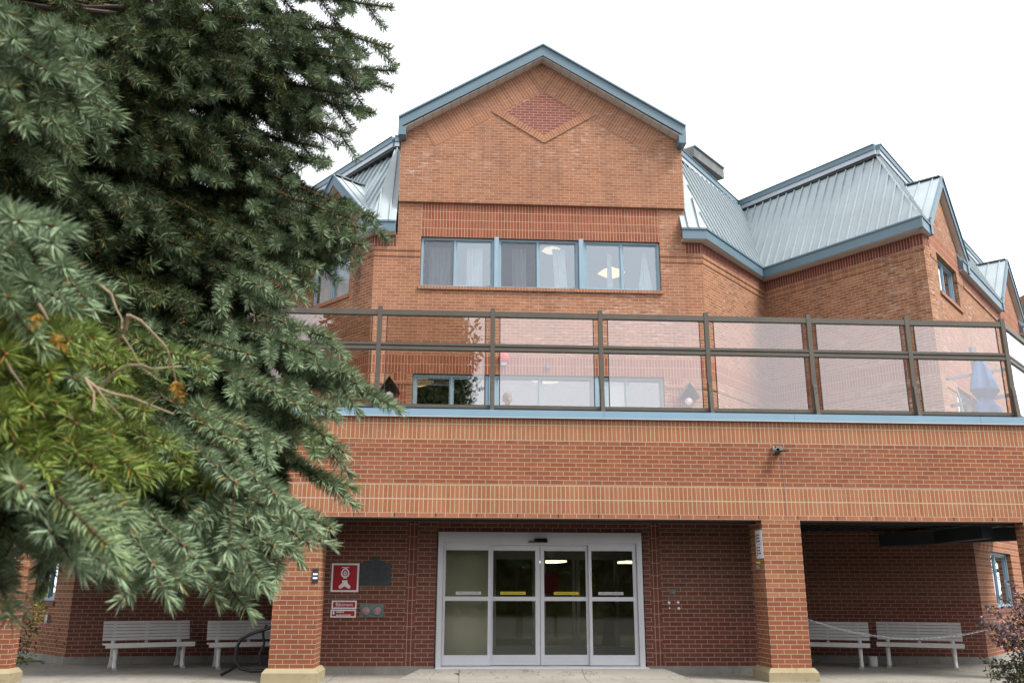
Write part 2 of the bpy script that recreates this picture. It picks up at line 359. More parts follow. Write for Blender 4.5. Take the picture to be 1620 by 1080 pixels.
# ------------------------------------------------------------------ the building
mx_ = lambda x: 3.22 - x
C1, C2, C3 = (5.24, 4.6), (7.5, 7.05), (9.88, 3.74)
A47 = R(47.3); dR = (math.cos(A47), math.sin(A47)); C4 = (C3[0] + dR[0] * 15, C3[1] + dR[1] * 15)
m_ = lambda p: (mx_(p[0]), p[1])
f_main = Fr((-2.02, 4.6), C1); f_chR = Fr(C1, C2); f_wlR = Fr(C2, C3); f_wrR = Fr(C3, C4)
f_chL = Fr(m_(C2), (-2.02, 4.6)); f_wlL = Fr(m_(C3), m_(C2)); f_wrL = Fr(m_(C4), m_(C3))
BO = (1.6, 4.6, 0)
bld = empty('brick_building', BO, 'three storey brick building with steep pale metal roofs and a terrace over its entrance', 'building')
def part(mb, name, mats, label=None):
    o = mb.build(name, mats, bld, BO)
    if label: o['label'] = label
    return o
def wall(fr, strips, openings, back=-.25, mb=None):
    """strips: (u0, u1, z0, z1, material index, front); openings: (u0, u1, z0, z1)"""
    mb = mb or MB()
    for u0, u1, z0, z1, mi, fo in strips:
        us = sorted({u0, u1} | {min(max(v, u0), u1) for o in openings for v in o[:2]})
        zs = sorted({z0, z1} | {min(max(v, z0), z1) for o in openings for v in o[2:4]})
        for a, b in zip(us, us[1:]):
            zz = zs
            for c, d in zip(zz, zz[1:]):
                cu, cz = (a + b) / 2, (c + d) / 2
                if any(o[0] < cu < o[1] and o[2] < cz < o[3] for o in openings): continue
                fr.rect(mb, a, b, c, d, fo, back, mi, v0=z0)
    return mb
WM = ['brick_wing', 'soldier_red', 'soldier_dark', 'brick_upper', 'soldier_gable', 'brick_diamond']
ZF, ZS = 3.35, 8.80            # terrace floor, soffit
def levels(u0, u1, mi=0, top=ZS):
    out = [(u0, u1, ZF, 5.44, mi, 0), (u0, u1, 5.44, 5.51, mi, .018), (u0, u1, 5.51, 5.68, mi, 0), (u0, u1, 5.68, 6.08, 1, .006),
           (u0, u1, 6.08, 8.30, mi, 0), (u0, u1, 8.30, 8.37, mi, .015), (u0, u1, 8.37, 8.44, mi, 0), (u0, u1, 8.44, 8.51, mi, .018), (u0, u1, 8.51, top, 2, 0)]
    return out
# -- main front
X = lambda x: x + 2.02
W3 = (X(-1.01), X(4.30), 7.62, 8.78)
W2 = (X(-1.09), X(4.27), 4.45, 5.68)
gu0, gu1 = X(-1.53), X(4.89)
st = []
for a, b in ((0, gu0), (gu1, f_main.L)):
    st += levels(a, b, 3)
for a, b in ((gu0, W3[0]), (W3[1], gu1)):
    st += [(a, b, ZF, 5.44, 3, 0), (a, b, 5.44, 5.51, 3, .018), (a, b, 5.51, 5.68, 3, 0), (a, b, 5.68, 6.08, 1, .006), (a, b, 6.08, 8.30, 3, 0), (a, b, 8.30, 8.37, 3, .015),
           (a, b, 8.37, 8.44, 3, 0), (a, b, 8.44, 8.51, 3, .018), (a, b, 8.51, 9.58, 3, 0)]
a, b = W3[:2]
st += [(a, b, ZF, 5.68, 3, 0), (a, b, 5.68, 6.08, 1, .006), (a, b, 6.08, 7.55, 3, 0), (a, b, 7.62, 8.78, 3, 0), (a, b, 8.78, 9.58, 1, .004)]
mb = wall(f_main, st, [W3, W2])
f_main.rect(mb, a - .03, b + .03, 7.55, 7.62, .045, -.25, 4)                       # rowlock sill
f_main.rect(mb, W2[0] - .38, W2[0] - .12, 3.5, 5.68, .008, 0, 1); f_main.rect(mb, W2[1] + .12, W2[1] + .38, 3.5, 5.68, .008, 0, 1)
part(mb, 'wall', WM)
# -- gable block
mb = MB(); GC = X(1.68); ZE, ZA = 11.235, 13.195
f_main.poly(mb, [(gu0, 9.58), (gu1, 9.58), (gu1, ZE), (GC, ZA), (gu0, ZE)], .07, -.2, 3, v0=9.58)
for xx in (gu0, gu1 - .25):                                                        # side walls of the block
    q0 = f_main.P(xx, 8.8, -.2); mb.box((q0.x, q0.y, 8.8), (q0.x + .25, q0.y + 7, ZE - .02), 3)
part(mb, 'gable_wall', WM)
sl = (ZA - ZE) / (GC - gu0); al = math.atan(sl)
mb = MB()
for sgn in (-1, 1):
    # three soldier rows following the rake
    e = Vector((math.cos(al), math.sin(al)))                                        # along rake (left side), mirrored for the right
    nrm = Vector((math.sin(al), -math.cos(al)))                                     # into the wall
    base = Vector((-(GC - gu0), ZE - ZA)) + e * .50 + nrm * 0.03
    tl = (-base.x) / e.x
    for k in range(3):
        p0 = base + nrm * (k * .205); p1 = base + nrm * (k * .205 + .2)
        t0 = -p0.x / e.x; t1 = -p1.x / e.x
        P4 = [p0, p1, p1 + e * t1, p0 + e * t0]
        pts = [(GC + sgn * -v.x if sgn == 1 else GC + v.x, ZA + v.y) for v in P4]
        pts = [(GC + (v.x if sgn == -1 else -v.x), ZA + v.y) for v in P4]
        uv = {}
        for v, p in zip(P4, pts): uv[(round(p[0], 5), round(p[1], 5))] = ((v - base).dot(e), (v - base).dot(nrm) - k * .205)
        if sgn == 1: pts = pts[::-1]
        f_main.poly(mb, pts, .077, .0705, 0, uvf=lambda u, z: uv[(round(u, 5), round(z, 5))])
part(mb, 'brick_border', ['soldier_gable'])
mb = MB(); dc, dzt, dzb, dhw, dzm = X(1.715), 12.30, 11.30, .88, 11.86
f_main.poly(mb, [(dc, dzb), (dc + dhw, dzm), (dc, 12.42), (dc - dhw, dzm)], .076, .0705, 0)
part(mb, 'diamond_panel', ['brick_diamond'])
mb = MB(); ow_ = 1.22
for sgn in (-1, 1):
    P4 = [(dc, 11.10), (dc, dzb), (dc + sgn * dhw, dzm), (dc + sgn * (dhw + .17), dzm + .01), (dc + sgn * ow_, 11.87)]
    e = Vector((sgn * dhw, dzm - dzb)).normalized(); nn_ = Vector((e.y * sgn, -e.x * sgn))
    o_ = Vector((dc, 11.10)); uvf = lambda u, z, e=e, nn_=nn_, o_=o_: ((Vector((u, z)) - o_).dot(e), abs((Vector((u, z)) - o_).dot(nn_)) * .98 + .01)
    P4 = [P4[0], P4[4], P4[3], P4[2], P4[1]] if sgn == 1 else P4
    f_main.poly(mb, P4, .092, .0775, 0, uvf=uvf)
part(mb, 'brick_border', ['soldier_gable'])
# -- gable roof (two slopes, blue fascia, soffit)
mb = MB(); mf = MB(); ms_ = MB()
RX = -2.02 + GC; RZ = 13.42; rs = .612; hw = 3.22; yF, yW, yB = 4.28, 4.6, 12.5
for sgn in (-1, 1):
    ex, ez = RX + sgn * (hw + .04), RZ - rs * (hw + .04)
    t = .05
    P = [(RX, yF, RZ), (ex, yF, ez), (ex, yB, ez), (RX, yB, RZ)]
    top = [Vector(p) + Vector((0, 0, t)) for p in P]
    mb.hull8([P[0], P[1], P[2], P[3]] + top if sgn == 1 else [P[1], P[0], P[3], P[2]] + [top[1], top[0], top[3], top[2]])
    for k in range(30):
        y = yF + .12 + k * .27; mb.bar(Vector((RX + sgn * .05, y, RZ + t - rs * .05 + .012)), Vector((ex, y, ez + t + .012)), .025, .03)
    # fascia (rake board)
    d0, d1 = .0, -.245
    P = [(RX, yF - .04, RZ + .05 + d1 - .02), (ex, yF - .04, ez + .05 + d1), (ex, yF, ez + .05 + d1), (RX, yF, RZ + .05 + d1 - .02)]
    Q = [(RX, yF - .04, RZ + .05), (ex, yF - .04, ez + .05), (ex, yF, ez + .05), (RX, yF, RZ + .05)]
    mf.hull8((P + Q) if sgn == 1 else [P[1], P[0], P[3], P[2], Q[1], Q[0], Q[3], Q[2]])
    mf.bar((RX, yF - .055, RZ + .06), (ex, yF - .055, ez + .06), .05, .035)
    # eave return box and eave fascia along the side
    bx0, bx1 = sorted((ex - sgn * .0, ex - sgn * .17)); mf.box((bx0, yF - .041, ez - .36), (bx1, yF + .32, ez - .16))
    mf.box((min(ex, ex + sgn * .03), yF + .3, ez - .2), (max(ex, ex + sgn * .03), yB, ez + .05))
    # soffit panels
    nseg = 15
    for k in range(nseg):
        a0 = (.03 if k else .0) + (hw - .12) * k / nseg; a1 = .03 + (hw - .12) * (k + 1) / nseg - .012
        zz = RZ - .20 - .02
        P = [(RX + sgn * a0, yF + .0, zz - rs * a0), (RX + sgn * a1, yF + .0, zz - rs * a1), (RX + sgn * a1, yW - .05, zz - rs * a1), (RX + sgn * a0, yW - .05, zz - rs * a0)]
        ms_.hull8([Vector(p) - Vector((0, 0, .02)) for p in P] + [Vector(p) for p in P]) if sgn == 1 else ms_.hull8([Vector(p) - Vector((0, 0, .02)) for p in (P[1], P[0], P[3], P[2])] + [Vector(p) for p in (P[1], P[0], P[3], P[2])])
part(mb, 'roof', ['roof_metal']); part(mf, 'fascia', ['trim_blue']); part(ms_, 'soffit', ['soffit'])

# -- chamfer walls and wing walls
chw = (f_chL.L - 2.32, f_chL.L - .88, 7.62, 8.62)          # window on the left chamfer
mb = wall(f_chL, levels(0, f_chL.L), [chw]); f_chL.rect(mb, chw[0] - .04, chw[1] + .04, 7.54, 7.62, .04, -.2, 4); part(mb, 'wall', WM)
part(wall(f_chR, levels(0, f_chR.L), []), 'wall', WM)
part(wall(f_wlR, levels(0, f_wlR.L), []), 'wall', WM); part(wall(f_wlL, levels(0, f_wlL.L), []), 'wall', WM)
def wing_right(fr, flip):
    L = fr.L; U = (lambda u: L - u) if flip else (lambda u: u)
    def o(u0, u1, z0, z1): a, b = sorted((U(u0), U(u1))); return (a, b, z0, z1)
    ops = [o(1.03, 2.76, 7.72, 8.68), o(7.85, 9.5, 7.5, 8.62), o(1.2, 2.9, 4.5, 5.6), o(7.85, 9.5, 4.5, 5.6)]
    st = [s for s in levels(0, L) if s[2] < 8.4]
    st = [s for s in st if not (8.29 < s[2] < 8.31)] + [(0, L, 8.30, 8.44, 0, 0)]
    st2 = []
    for s in st: st2.append(s)
    brk = [(0, .55), (3.35, 7.6), (10.4, L)]
    for a, b in brk:
        q = o(a, b, 8.44, 8.51); st2 += [(q[0], q[1], 8.44, 8.51, 0, .018)]; q = o(a, b, 8.51, ZS); st2 += [(q[0], q[1], 8.51, ZS, 2, 0)]
    for a, b in ((.55, 3.35), (7.6, 10.4)):
        q = o(a, b, 8.44, 8.72); st2 += [(q[0], q[1], 8.44, 8.72, 0, 0)]
        q = o(a, b, 8.72, 9.12); st2 += [(q[0], q[1], 8.72, 9.12, 1, 0)]; q = o(a, b, 9.12, 9.24); st2 += [(q[0], q[1], 9.12, 9.24, 0, 0)]
    mb = wall(fr, st2, ops)
    for a, b in ((.95, 2.84), (7.77, 9.58)): q = o(a, b, 7.64, 7.72); fr.rect(mb, q[0], q[1], 7.64, 7.72, .04, 0.001, 4)
    part(mb, 'wall', WM); return ops, U
opsR, UR = wing_right(f_wrR, False); opsL, UL = wing_right(f_wrL, True)

def window(fr, u0, u1, z0, z1, divs=(), parent=None, rec=-.06, fw=.05, scr=(), parts_off=BO, glassm='glass_win', mat='window_blue', sill=True):
    mb = MB(); b = rec - .07
    fr.rect(mb, u0, u0 + fw, z0, z1, rec, b); fr.rect(mb, u1 - fw, u1, z0, z1, rec, b)
    fr.rect(mb, u0 + fw, u1 - fw, z1 - fw, z1, rec, b); fr.rect(mb, u0 + fw, u1 - fw, z0, z0 + fw * .8, rec, b)
    for d in divs: fr.rect(mb, d - .022, d + .022, z0 + fw * .8, z1 - fw, rec - .005, b)
    w_ = mb.build('window', mat, bld, BO)
    e = [u0 + fw] + [v for d in divs for v in (d - .022, d + .022)] + [u1 - fw]
    for i in range(0, len(e), 2):
        a, c = e[i], e[i + 1]; zz0, zz1 = z0 + fw * .8, z1 - fw
        sm = MB(); k = .028; o_ = -.012 if i // 2 % 2 else 0
        fr.rect(sm, a + .001, a + k, zz0, zz1, rec - .022 + o_, rec - .05 + o_); fr.rect(sm, c - k, c - .001, zz0, zz1, rec - .022 + o_, rec - .05 + o_)
        fr.rect(sm, a + k, c - k, zz0, zz0 + k, rec - .022 + o_, rec - .05 + o_); fr.rect(sm, a + k, c - k, zz1 - k, zz1, rec - .022 + o_, rec - .05 + o_)
        sm.build('sash', mat, w_)
        g = MB(); fr.rect(g, a + k, c - k, zz0 + k, zz1 - k, rec - .035 + o_, rec - .041 + o_); g.build('pane', glassm, w_)
        if i // 2 in scr:
            g = MB(); fr.rect(g, a + .005, c - .005, zz0 + .005, zz1 - .005, rec - .012, rec - .014); g.build('insect_screen', 'screen', w_)
    return w_
xs3 = [(-1.0, .60, (-.26,), (0,)), (.71, 2.47, (1.57,), (0,)), (2.59, 4.29, (3.44,), ())]
for a, b, d, s_ in xs3: window(f_main, X(a), X(b), 7.625, 8.775, [X(q) for q in d], scr=s_)
for a in (.655, 2.53): mb = MB(); f_main.rect(mb, X(a) - .05, X(a) + .05, 7.625, 8.80, .02, -.16); part(mb, 'window_post', ['window_blue'])
for a, b, d, s_ in [(-1.08, .52, (-.27,), ()), (.62, 2.76, (1.61,), ()), (2.84, 4.26, (3.47,), ())]:
    window(f_main, X(a), X(b), 4.46, 5.67, [X(q) for q in d], scr=s_, fw=.06)
for a in (.57, 2.80): mb = MB(); f_main.rect(mb, X(a) - .045, X(a) + .045, 4.46, 5.675, -.02, -.16); part(mb, 'window_post', ['window_blue'])
window(f_chL, chw[0] + .005, chw[1] - .005, 7.625, 8.615, [(chw[0] + chw[1]) / 2], rec=-.03, glassm='glass_clear', fw=.045)
for fr, ops in ((f_wrR, opsR), (f_wrL, opsL)):
    for o_ in ops: window(fr, o_[0] + .005, o_[1] - .005, o_[2] + .005, o_[3] - .005, [o_[0] + (o_[1] - o_[0]) * .5], rec=-.10)

# -- mansard roofs
def slope(e0, e1, r0, r1, notches=(), sp=.25, cap0=False, cap1=False):
    e0, e1, r0, r1 = map(Vector, (e0, e1, r0, r1)); ex = (e1 - e0).normalized(); nz_ = ex.cross(r0 - e0).normalized()
    if nz_.z < 0: nz_ = -nz_
    ey = nz_.cross(ex); ey = ey if ey.z > 0 else -ey
    T = lambda p: ((p - e0).dot(ex), (p - e0).dot(ey)); L = (e1 - e0).length
    W = lambda x, y, o=0: e0 + ex * x + ey * y + nz_ * o
    pts = [(0, 0)]
    for a, b, y in notches: pts += [(a, 0), (a, y), (b, y), (b, 0)]
    pts += [(L, 0), T(r1), T(r0)]
    mb = MB(); F = [W(*p) for p in pts]; B = [W(p[0], p[1], -.04) for p in pts]
    mb.face(F); mb.face(B[::-1])
    for i in range(len(pts)): j = (i + 1) % len(pts); mb.face([F[j], F[i], B[i], B[j]])
    lo = min(p[0] for p in pts); hi = max(p[0] for p in pts); x = lo + sp * .6
    while x < hi - .04:
        ys = []
        for i in range(len(pts)):
            (xa, ya), (xb, yb) = pts[i], pts[(i + 1) % len(pts)]
            if (xa - x) * (xb - x) < 0: ys.append(ya + (yb - ya) * (x - xa) / (xb - xa))
        ys.sort()
        for k in range(0, len(ys) - 1, 2):
            if ys[k + 1] - ys[k] > .08: mb.bar(W(x, ys[k] + .01, .022), W(x, ys[k + 1] - .02, .022), .026, .042, nz_)
        x += sp
    part(mb, 'roof', ['roof_metal'])
    return W
ZEv, ZR = 9.03, 11.45
E0, E1, E2, E3 = (4.78, 4.40), (5.32, 4.40), (7.41, 6.78), (9.73, 3.40)
R0, R1, R2, R3 = (4.78, 5.60), (4.98, 5.61), (7.52, 8.77), (9.87, 5.24)
E4 = (E3[0] + dR[0] * 15.2, E3[1] + dR[1] * 15.2); R4 = (R3[0] + dR[0] * 15.2, R3[1] + dR[1] * 15.2)
v3 = lambda p, z: (p[0], p[1], z)
EI = {}; ch_ = [E0, E1, E2, E3, E4]
for i, e in enumerate(ch_):           # mitred inner edge of the soffit
    ns = []
    for p, q in ((ch_[i - 1], e) if i else None, (e, ch_[i + 1]) if i < 4 else None) if False else [z for z in ((ch_[i - 1], e) if i else None, (e, ch_[i + 1]) if i < 4 else None) if z]:
        d_ = (Vector(q) - Vector(p)).normalized(); ns.append(Vector((-d_.y, d_.x)))
    EI[e] = Vector(e) + (ns[0] * .33 if len(ns) == 1 else (ns[0] + ns[1]) / (1 + ns[0].dot(ns[1])) * .33)
for side in (0, 1):
    S = (lambda p: p) if side == 0 else m_
    fl = lambda a, b: (a, b) if side == 0 else (b, a)
    segs = [(E0, E1, R0, R1, ()), (E1, E2, R1, R2, () if side == 0 else ((.50, 2.75, .56),)), (E2, E3, R2, R3, ()), (E3, E4, R3, R4, ((.62, 3.42, .5), (7.7, 10.5, .5)))]
    for a, b, c, d, nt_ in segs:
        L = (Vector(b) - Vector(a)).length
        if side == 0: slope(v3(a, ZEv), v3(b, ZEv), v3(c, ZR), v3(d, ZR), nt_)
        else: slope(v3(S(b), ZEv), v3(S(a), ZEv), v3(S(d), ZR), v3(S(c), ZR), tuple((L - q[1], L - q[0], q[2]) for q in nt_[::-1]))
        # eave fascia + soffit, skipping dormers
        cuts = [0.0]
        for q in nt_: cuts += [q[0], q[1]]
        cuts.append(L); dv = (Vector(b) - Vector(a)).normalized()
        for i in range(0, len(cuts), 2):
            ff = MB(); sf = MB()
            p = Vector(a) + dv * cuts[i]; q = Vector(a) + dv * cuts[i + 1]; p, q = S(p), S(q)
            if side: p, q = q, p
            fr = Fr(p, q); fr.rect(ff, 0, fr.L, 8.80, 9.045, .0, -.045); fr.rect(ff, -.0, fr.L, 9.02, 9.06, .022, .001)
            if nt_:
                for ua, ok in ((.001, (i > 0) if not side else cuts[i + 1] != L), (fr.L - .031, (cuts[i + 1] != L) if not side else i > 0)):
                    if ok: fr.rect(ff, ua, ua + .03, 8.812, 9.11, -.046, -.24)
            n_ = Vector((-dv.y, dv.x)); a0 = Vector(a) + dv * cuts[i]; b0 = Vector(a) + dv * cuts[i + 1]
            ia = EI[a] if i == 0 else a0 + n_ * .33; ib = EI[b] if cuts[i + 1] == L else b0 + n_ * .33
            pp = [S(tuple(v)) for v in (a0 + n_ * .02, b0 + n_ * .02, ib, ia)]; pp = pp[::-1] if side else pp
            sf.hull8([(v[0], v[1], 8.79) for v in pp] + [(v[0], v[1], 8.811) for v in pp])
            part(ff, 'fascia', ['trim_blue']); part(sf, 'soffit', ['soffit'])
        p, q = S(Vector(c)), S(Vector(d))
        if side: p, q = q, p
        fr = Fr(p, q); lb = MB(); fr.rect(lb, 0, fr.L, ZR + .005, ZR + .12, .075, -.25); part(lb, 'roof_flashing', ['flash_metal']); lb = MB(); fr.rect(lb, 0, fr.L, ZR - .055, ZR + .004, .045, -.2); part(lb, 'roof_shade_strip', ['black'])  # black strip stands for the shadow under the flashing lip
        lb = MB(); fr.rect(lb, 0, fr.L, ZR + .121, ZR + .255, .10, -.25); fr.rect(lb, 0, fr.L, ZR + .256, ZR + .27, .12, -.27); part(lb, 'fascia', ['trim_blue'])
mb = MB(); a = [R0, R1, R2, R3, R4]; pts = [v3(p, ZR + .1) for p in a] + [(20, 22, ZR + .1), (mx_(20), 22, ZR + .1)] + [v3(m_(p), ZR + .1) for p in a[::-1]]
pts = [(p[0], p[1] + .05, p[2]) for p in pts]; mb.face(pts); part(mb, 'flat_roof', ['duct'])
# back volume of the upper storeys so that the building is closed
mb = MB()
bk = [(C4[0], C4[1]), (20, 22), (mx_(20), 22), (mx_(C4[0]), C4[1])]
for i in range(3): fr = Fr(bk[i], bk[i + 1]); fr.rect(mb, 0, fr.L, 0, ZR, 0, -.25, 0)
part(mb, 'wall', WM)

# -- dormers
def dormer(fr, sc, hw_, zb, za, ov=.12, depth=1.7, red=None, roofw=None, drop=None):
    mb = MB(); rw = roofw or hw_ + .28
    fr.poly(mb, [(sc - hw_, zb), (sc + hw_, zb), (sc, za)], .0, -.25, 0, v0=zb); part(mb, 'dormer_wall', ['brick_wing'])
    sl_ = (za - zb) / hw_; zt = za + .16; ze = zt - sl_ * rw
    rf = MB(); fa = MB(); so_ = MB()
    for sgn in (-1, 1):
        for z_off, mb_, o0, o1, th in ((0, rf, ov, -depth, .05),):
            A = fr.P(sc, zt, o0); B_ = fr.P(sc + sgn * rw, ze, o0); C_ = fr.P(sc + sgn * rw, ze, o1); D_ = fr.P(sc, zt, o1); up = Vector((0, 0, th))
            P = [A, B_, C_, D_] if sgn == 1 else [B_, A, D_, C_]
            mb_.hull8(P + [p + up for p in P])
            k = ov - .16
            while k > -depth: mb_.bar(fr.P(sc + sgn * .05, zt - sl_ * .05 + .07, k), fr.P(sc + sgn * rw, ze + .07, k), .025, .03); k -= .3
            mb_.bar(fr.P(sc, zt + .06, ov), fr.P(sc, zt + .06, -depth), .14, .035)
        # rake fascia
        P = [fr.P(sc, zt - .21, ov + .03), fr.P(sc + sgn * rw, ze - .21, ov + .03), fr.P(sc + sgn * rw, ze - .21, ov), fr.P(sc, zt - .21, ov)]
        Q = [fr.P(sc, zt + .05, ov + .03), fr.P(sc + sgn * rw, ze + .05, ov + .03), fr.P(sc + sgn * rw, ze + .05, ov), fr.P(sc, zt + .05, ov)]
        if sgn == -1: P = [P[1], P[0], P[3], P[2]]; Q = [Q[1], Q[0], Q[3], Q[2]]
        fa.hull8(P + Q); fa.bar(fr.P(sc, zt + .06, ov + .04), fr.P(sc + sgn * rw, ze + .06, ov + .04), .04, .03)
        fr.rect(fa, *sorted((sc + sgn * rw, sc + sgn * (rw - .16))), ze - .30, ze - .10, ov + .031, -.35)
        # eave side fascia
        a_, b_ = sorted((sc + sgn * rw, sc + sgn * (rw + .03))); fr.rect(fa, a_, b_, ze - .2, ze + .05, ov - .01, -depth)
        P = [fr.P(sc + sgn * .02, zt - .20 - sl_ * .02, ov - .001), fr.P(sc + sgn * (rw - .17), zt - .20 - sl_ * (rw - .17), ov - .001), fr.P(sc + sgn * (rw - .17), zt - .20 - sl_ * (rw - .17), .002), fr.P(sc + sgn * .02, zt - .20 - sl_ * .02, .002)]
        if sgn == -1: P = [P[1], P[0], P[3], P[2]]
        so_.hull8([p - Vector((0, 0, .02)) for p in P] + P)
    part(rf, 'dormer_roof', ['roof_metal']); part(fa, 'fascia', ['trim_blue']); part(so_, 'soffit', ['soffit'])
for fr, U in ((f_wrR, UR), (f_wrL, UL)):
    dormer(fr, U(1.93), 1.40, 9.24, 10.62); dormer(fr, U(9.0), 1.40, 9.24, 10.62)
mb = MB(); f_chL.rect(mb, f_chL.L - 2.62, f_chL.L - .40, 8.811, 9.30, .0, -.25, 0); part(mb, 'dormer_wall', ['brick_wing'])
dormer(f_chL, f_chL.L - 1.48, 1.11, 9.301, 10.46, roofw=1.26, ov=.16)

# -- rooms behind the front windows
def room(name, x0, x1, y0, y1, z0, z1, mat, open_front=True, lab=None):
    mb = MB(); P = [(x0, y0, z0), (x1, y0, z0), (x1, y1, z0), (x0, y1, z0), (x0, y0, z1), (x1, y0, z1), (x1, y1, z1), (x0, y1, z1)]
    for q in ((0, 1, 2, 3), (7, 6, 5, 4), (2, 6, 7, 3), (1, 5, 6, 2), (0, 3, 7, 4)): mb.face([P[i] for i in q])
    return part(mb, name, [mat])
room('room', -1.5, 4.9, 4.86, 8.6, 6.75, 9.7, 'room'); room('room', -1.7, 4.9, 4.86, 9.0, 3.4, 6.4, 'room')
mb = MB()
for fr, o_ in [(f_wrR, q) for q in opsR] + [(f_wrL, q) for q in opsL] + [(f_chL, chw)]: fr.rect(mb, o_[0] - .1, o_[1] + .1, o_[2] - .1, o_[3] + .1, -.5, -.52)
part(mb, 'room_wall', ['room'])

# -- terrace beam, parapet cap, slab
BL, BR = (-6.95, 0), (9.40, 0)
fb = Fr(BL, BR); fbr = Fr(BR, (BR[0] + 2.6, 2.6)); fbl = Fr((BL[0] - 2.6, 2.6), BL)
bm_ = MB(); BMM = ['soldier_orange', 'brick_red']
for fr in (fb, fbr, fbl):
    L = fr.L
    fr.rect(bm_, 0, L, 3.765, 3.865, 0, -.3, 0, v0=3.765); fr.rect(bm_, 0, L, 3.52, 3.765, 0, -.3, 3, v0=3.522); 
    fr.rect(bm_, 0, L, 2.83, 3.52, 0, -.3, 1, v0=2.843)
    fr.rect(bm_, 0, L, 2.61, 2.83, 0, -.3, 0, v0=2.615); fr.rect(bm_, 0, L, 2.405, 2.61, 0, -.3, 0, v0=2.40)
    fr.rect(bm_, 0, L, 2.335, 2.405, 0, -.3, 2, v0=2.337)
part(bm_, 'parapet_wall', BMM + ['brick_orange', 'soldier_tall'])
wp = MB()
for k in range(26): fb.rect(wp, .35 + k * .62, .362 + k * .62, 2.345, 2.40, .002, .0004)
part(wp, 'weep_holes', ['black'])
cp_ = MB()
for fr in (fb, fbr, fbl):
    u = 0.0
    while u < fr.L - .01: v = min(u + 3.05, fr.L); fr.rect(cp_, u, v - .004, 3.875, 3.99, .045, -.34); u = v
part(cp_, 'parapet_cap', ['cap_blue'])
dl = MB()
for fr in (fb, fbr, fbl): fr.rect(dl, 0, fr.L, 3.866, 3.8745, .052, -.3)
part(dl, 'drip_edge', ['white_paint'])
sb = MB(); pts = [(BL[0] + .25, .31), (BR[0] - .25, .31), (BR[0] + 1.8, 2.45), (C3[0], C3[1] - .02), (C2[0], C2[1]), (5.24, 4.63), (-2.02, 4.63), (m_(C2)[0], C2[1]), (m_(C3)[0], C3[1] - .02), (BL[0] - 1.8, 2.45)]
n = len(pts); T = [(x, y, ZF) for x, y in pts]; B = [(x, y, 2.50) for x, y in pts]; sb.face(T); sb.face(B[::-1])
for i in range(n): j = (i + 1) % n; sb.face([B[i], B[j], T[j], T[i]])
part(sb, 'terrace_slab', ['base_grey'])
dk = MB(); x = -8.6
while x < 11.0:      # profiled steel deck, ribs running front to back
    y1 = 6.2; y0 = .305 if -6.9 < x < 9.1 else 2.0
    P = [(x, y0, 2.405), (x + .11, y0, 2.405), (x + .11, y1, 2.405), (x, y1, 2.405), (x - .025, y0, 2.498), (x + .135, y0, 2.498), (x + .135, y1, 2.498), (x - .025, y1, 2.498)]
    dk.hull8(P); x += .23
dk.box((-6.9, .302, 2.30), (9.1, .345, 2.4), 0)
part(dk, 'steel_deck', ['steel_deck'])
# -- pillars
def pillar(x0, x1, y0=0.0, y1=.6):
    mb = MB(); fr = Fr((x0, y0), (x1, y0)); fr.rect(mb, 0, fr.L, .18, 2.334, 0, -(y1 - y0), 0, v0=.18 - .0)
    p = part(mb, 'pillar', ['brick_pillar']); pb = MB(); e = .085
    P = [(x0 - e, y0 - e, -.12), (x1 + e, y0 - e, -.12), (x1 + e, y1 + e, -.12), (x0 - e, y1 + e, -.12), (x0 - e + .01, y0 - e + .01, .13), (x1 + e - .01, y0 - e + .01, .13), (x1 + e - .01, y1 + e - .01, .13), (x0 - e + .01, y1 + e - .01, .13)]
    pb.hull8(P); Q = P[4:]; S_ = [(x0 - .03, y0 - .03, .19), (x1 + .03, y0 - .03, .19), (x1 + .03, y1 + .03, .19), (x0 - .03, y1 + .03, .19)]
    pb.hull8([tuple(c) for c in Q] + S_); pb.build('plinth', 'plinth', p)
for a, b in ((-6.98, -6.36), (-2.73, -2.09), (4.61, 5.21), (8.78, 9.40)): pillar(a, b, 0.0, .6 if -3 < a < 6 else .24)
# -- ground floor walls under the terrace
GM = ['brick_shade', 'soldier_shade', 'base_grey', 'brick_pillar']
f_dr = Fr((-2.6, 1.25), (4.9, 1.25)); DX = lambda x: x + 2.6
DO = (DX(-.40), DX(3.00), -.1, 2.21)
def gwall(fr, u0, u1, ops=(), mi=0, top=2.5, base=.12):
    mb = wall(fr, [(u0, u1, base, top, mi, 0)], ops); wall(fr, [(u0, u1, -.05, base, 2, .012)], ops, mb=mb); return mb
mb = gwall(f_dr, 0, DX(-.87), (), 0); st = []
for a, b in ((DX(-.72), DO[0] ), (DO[1], DX(3.30) - .0)): st += [(a, b, .12, 2.5, 0, 0)]
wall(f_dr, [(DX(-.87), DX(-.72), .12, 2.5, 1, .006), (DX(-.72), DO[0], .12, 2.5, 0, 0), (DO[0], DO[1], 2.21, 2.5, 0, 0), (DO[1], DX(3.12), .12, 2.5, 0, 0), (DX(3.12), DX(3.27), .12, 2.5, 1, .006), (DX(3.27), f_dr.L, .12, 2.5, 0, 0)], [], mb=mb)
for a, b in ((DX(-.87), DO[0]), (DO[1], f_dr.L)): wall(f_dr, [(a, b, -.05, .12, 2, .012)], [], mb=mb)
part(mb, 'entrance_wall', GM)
for p, q in (((-2.5, 3.9), (-2.6, 1.25)), ((-6.95, 3.3), (-2.5, 3.9)), ((4.9, 1.25), (4.8, 4.0)), ((4.8, 4.0), (9.78, 3.2))):
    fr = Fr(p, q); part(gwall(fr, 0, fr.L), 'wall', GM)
f_gR = Fr((9.78, 3.2), d=(dR[0] * 14, dR[1] * 14)); gwR = (1.28, 3.2, .98, 2.08)
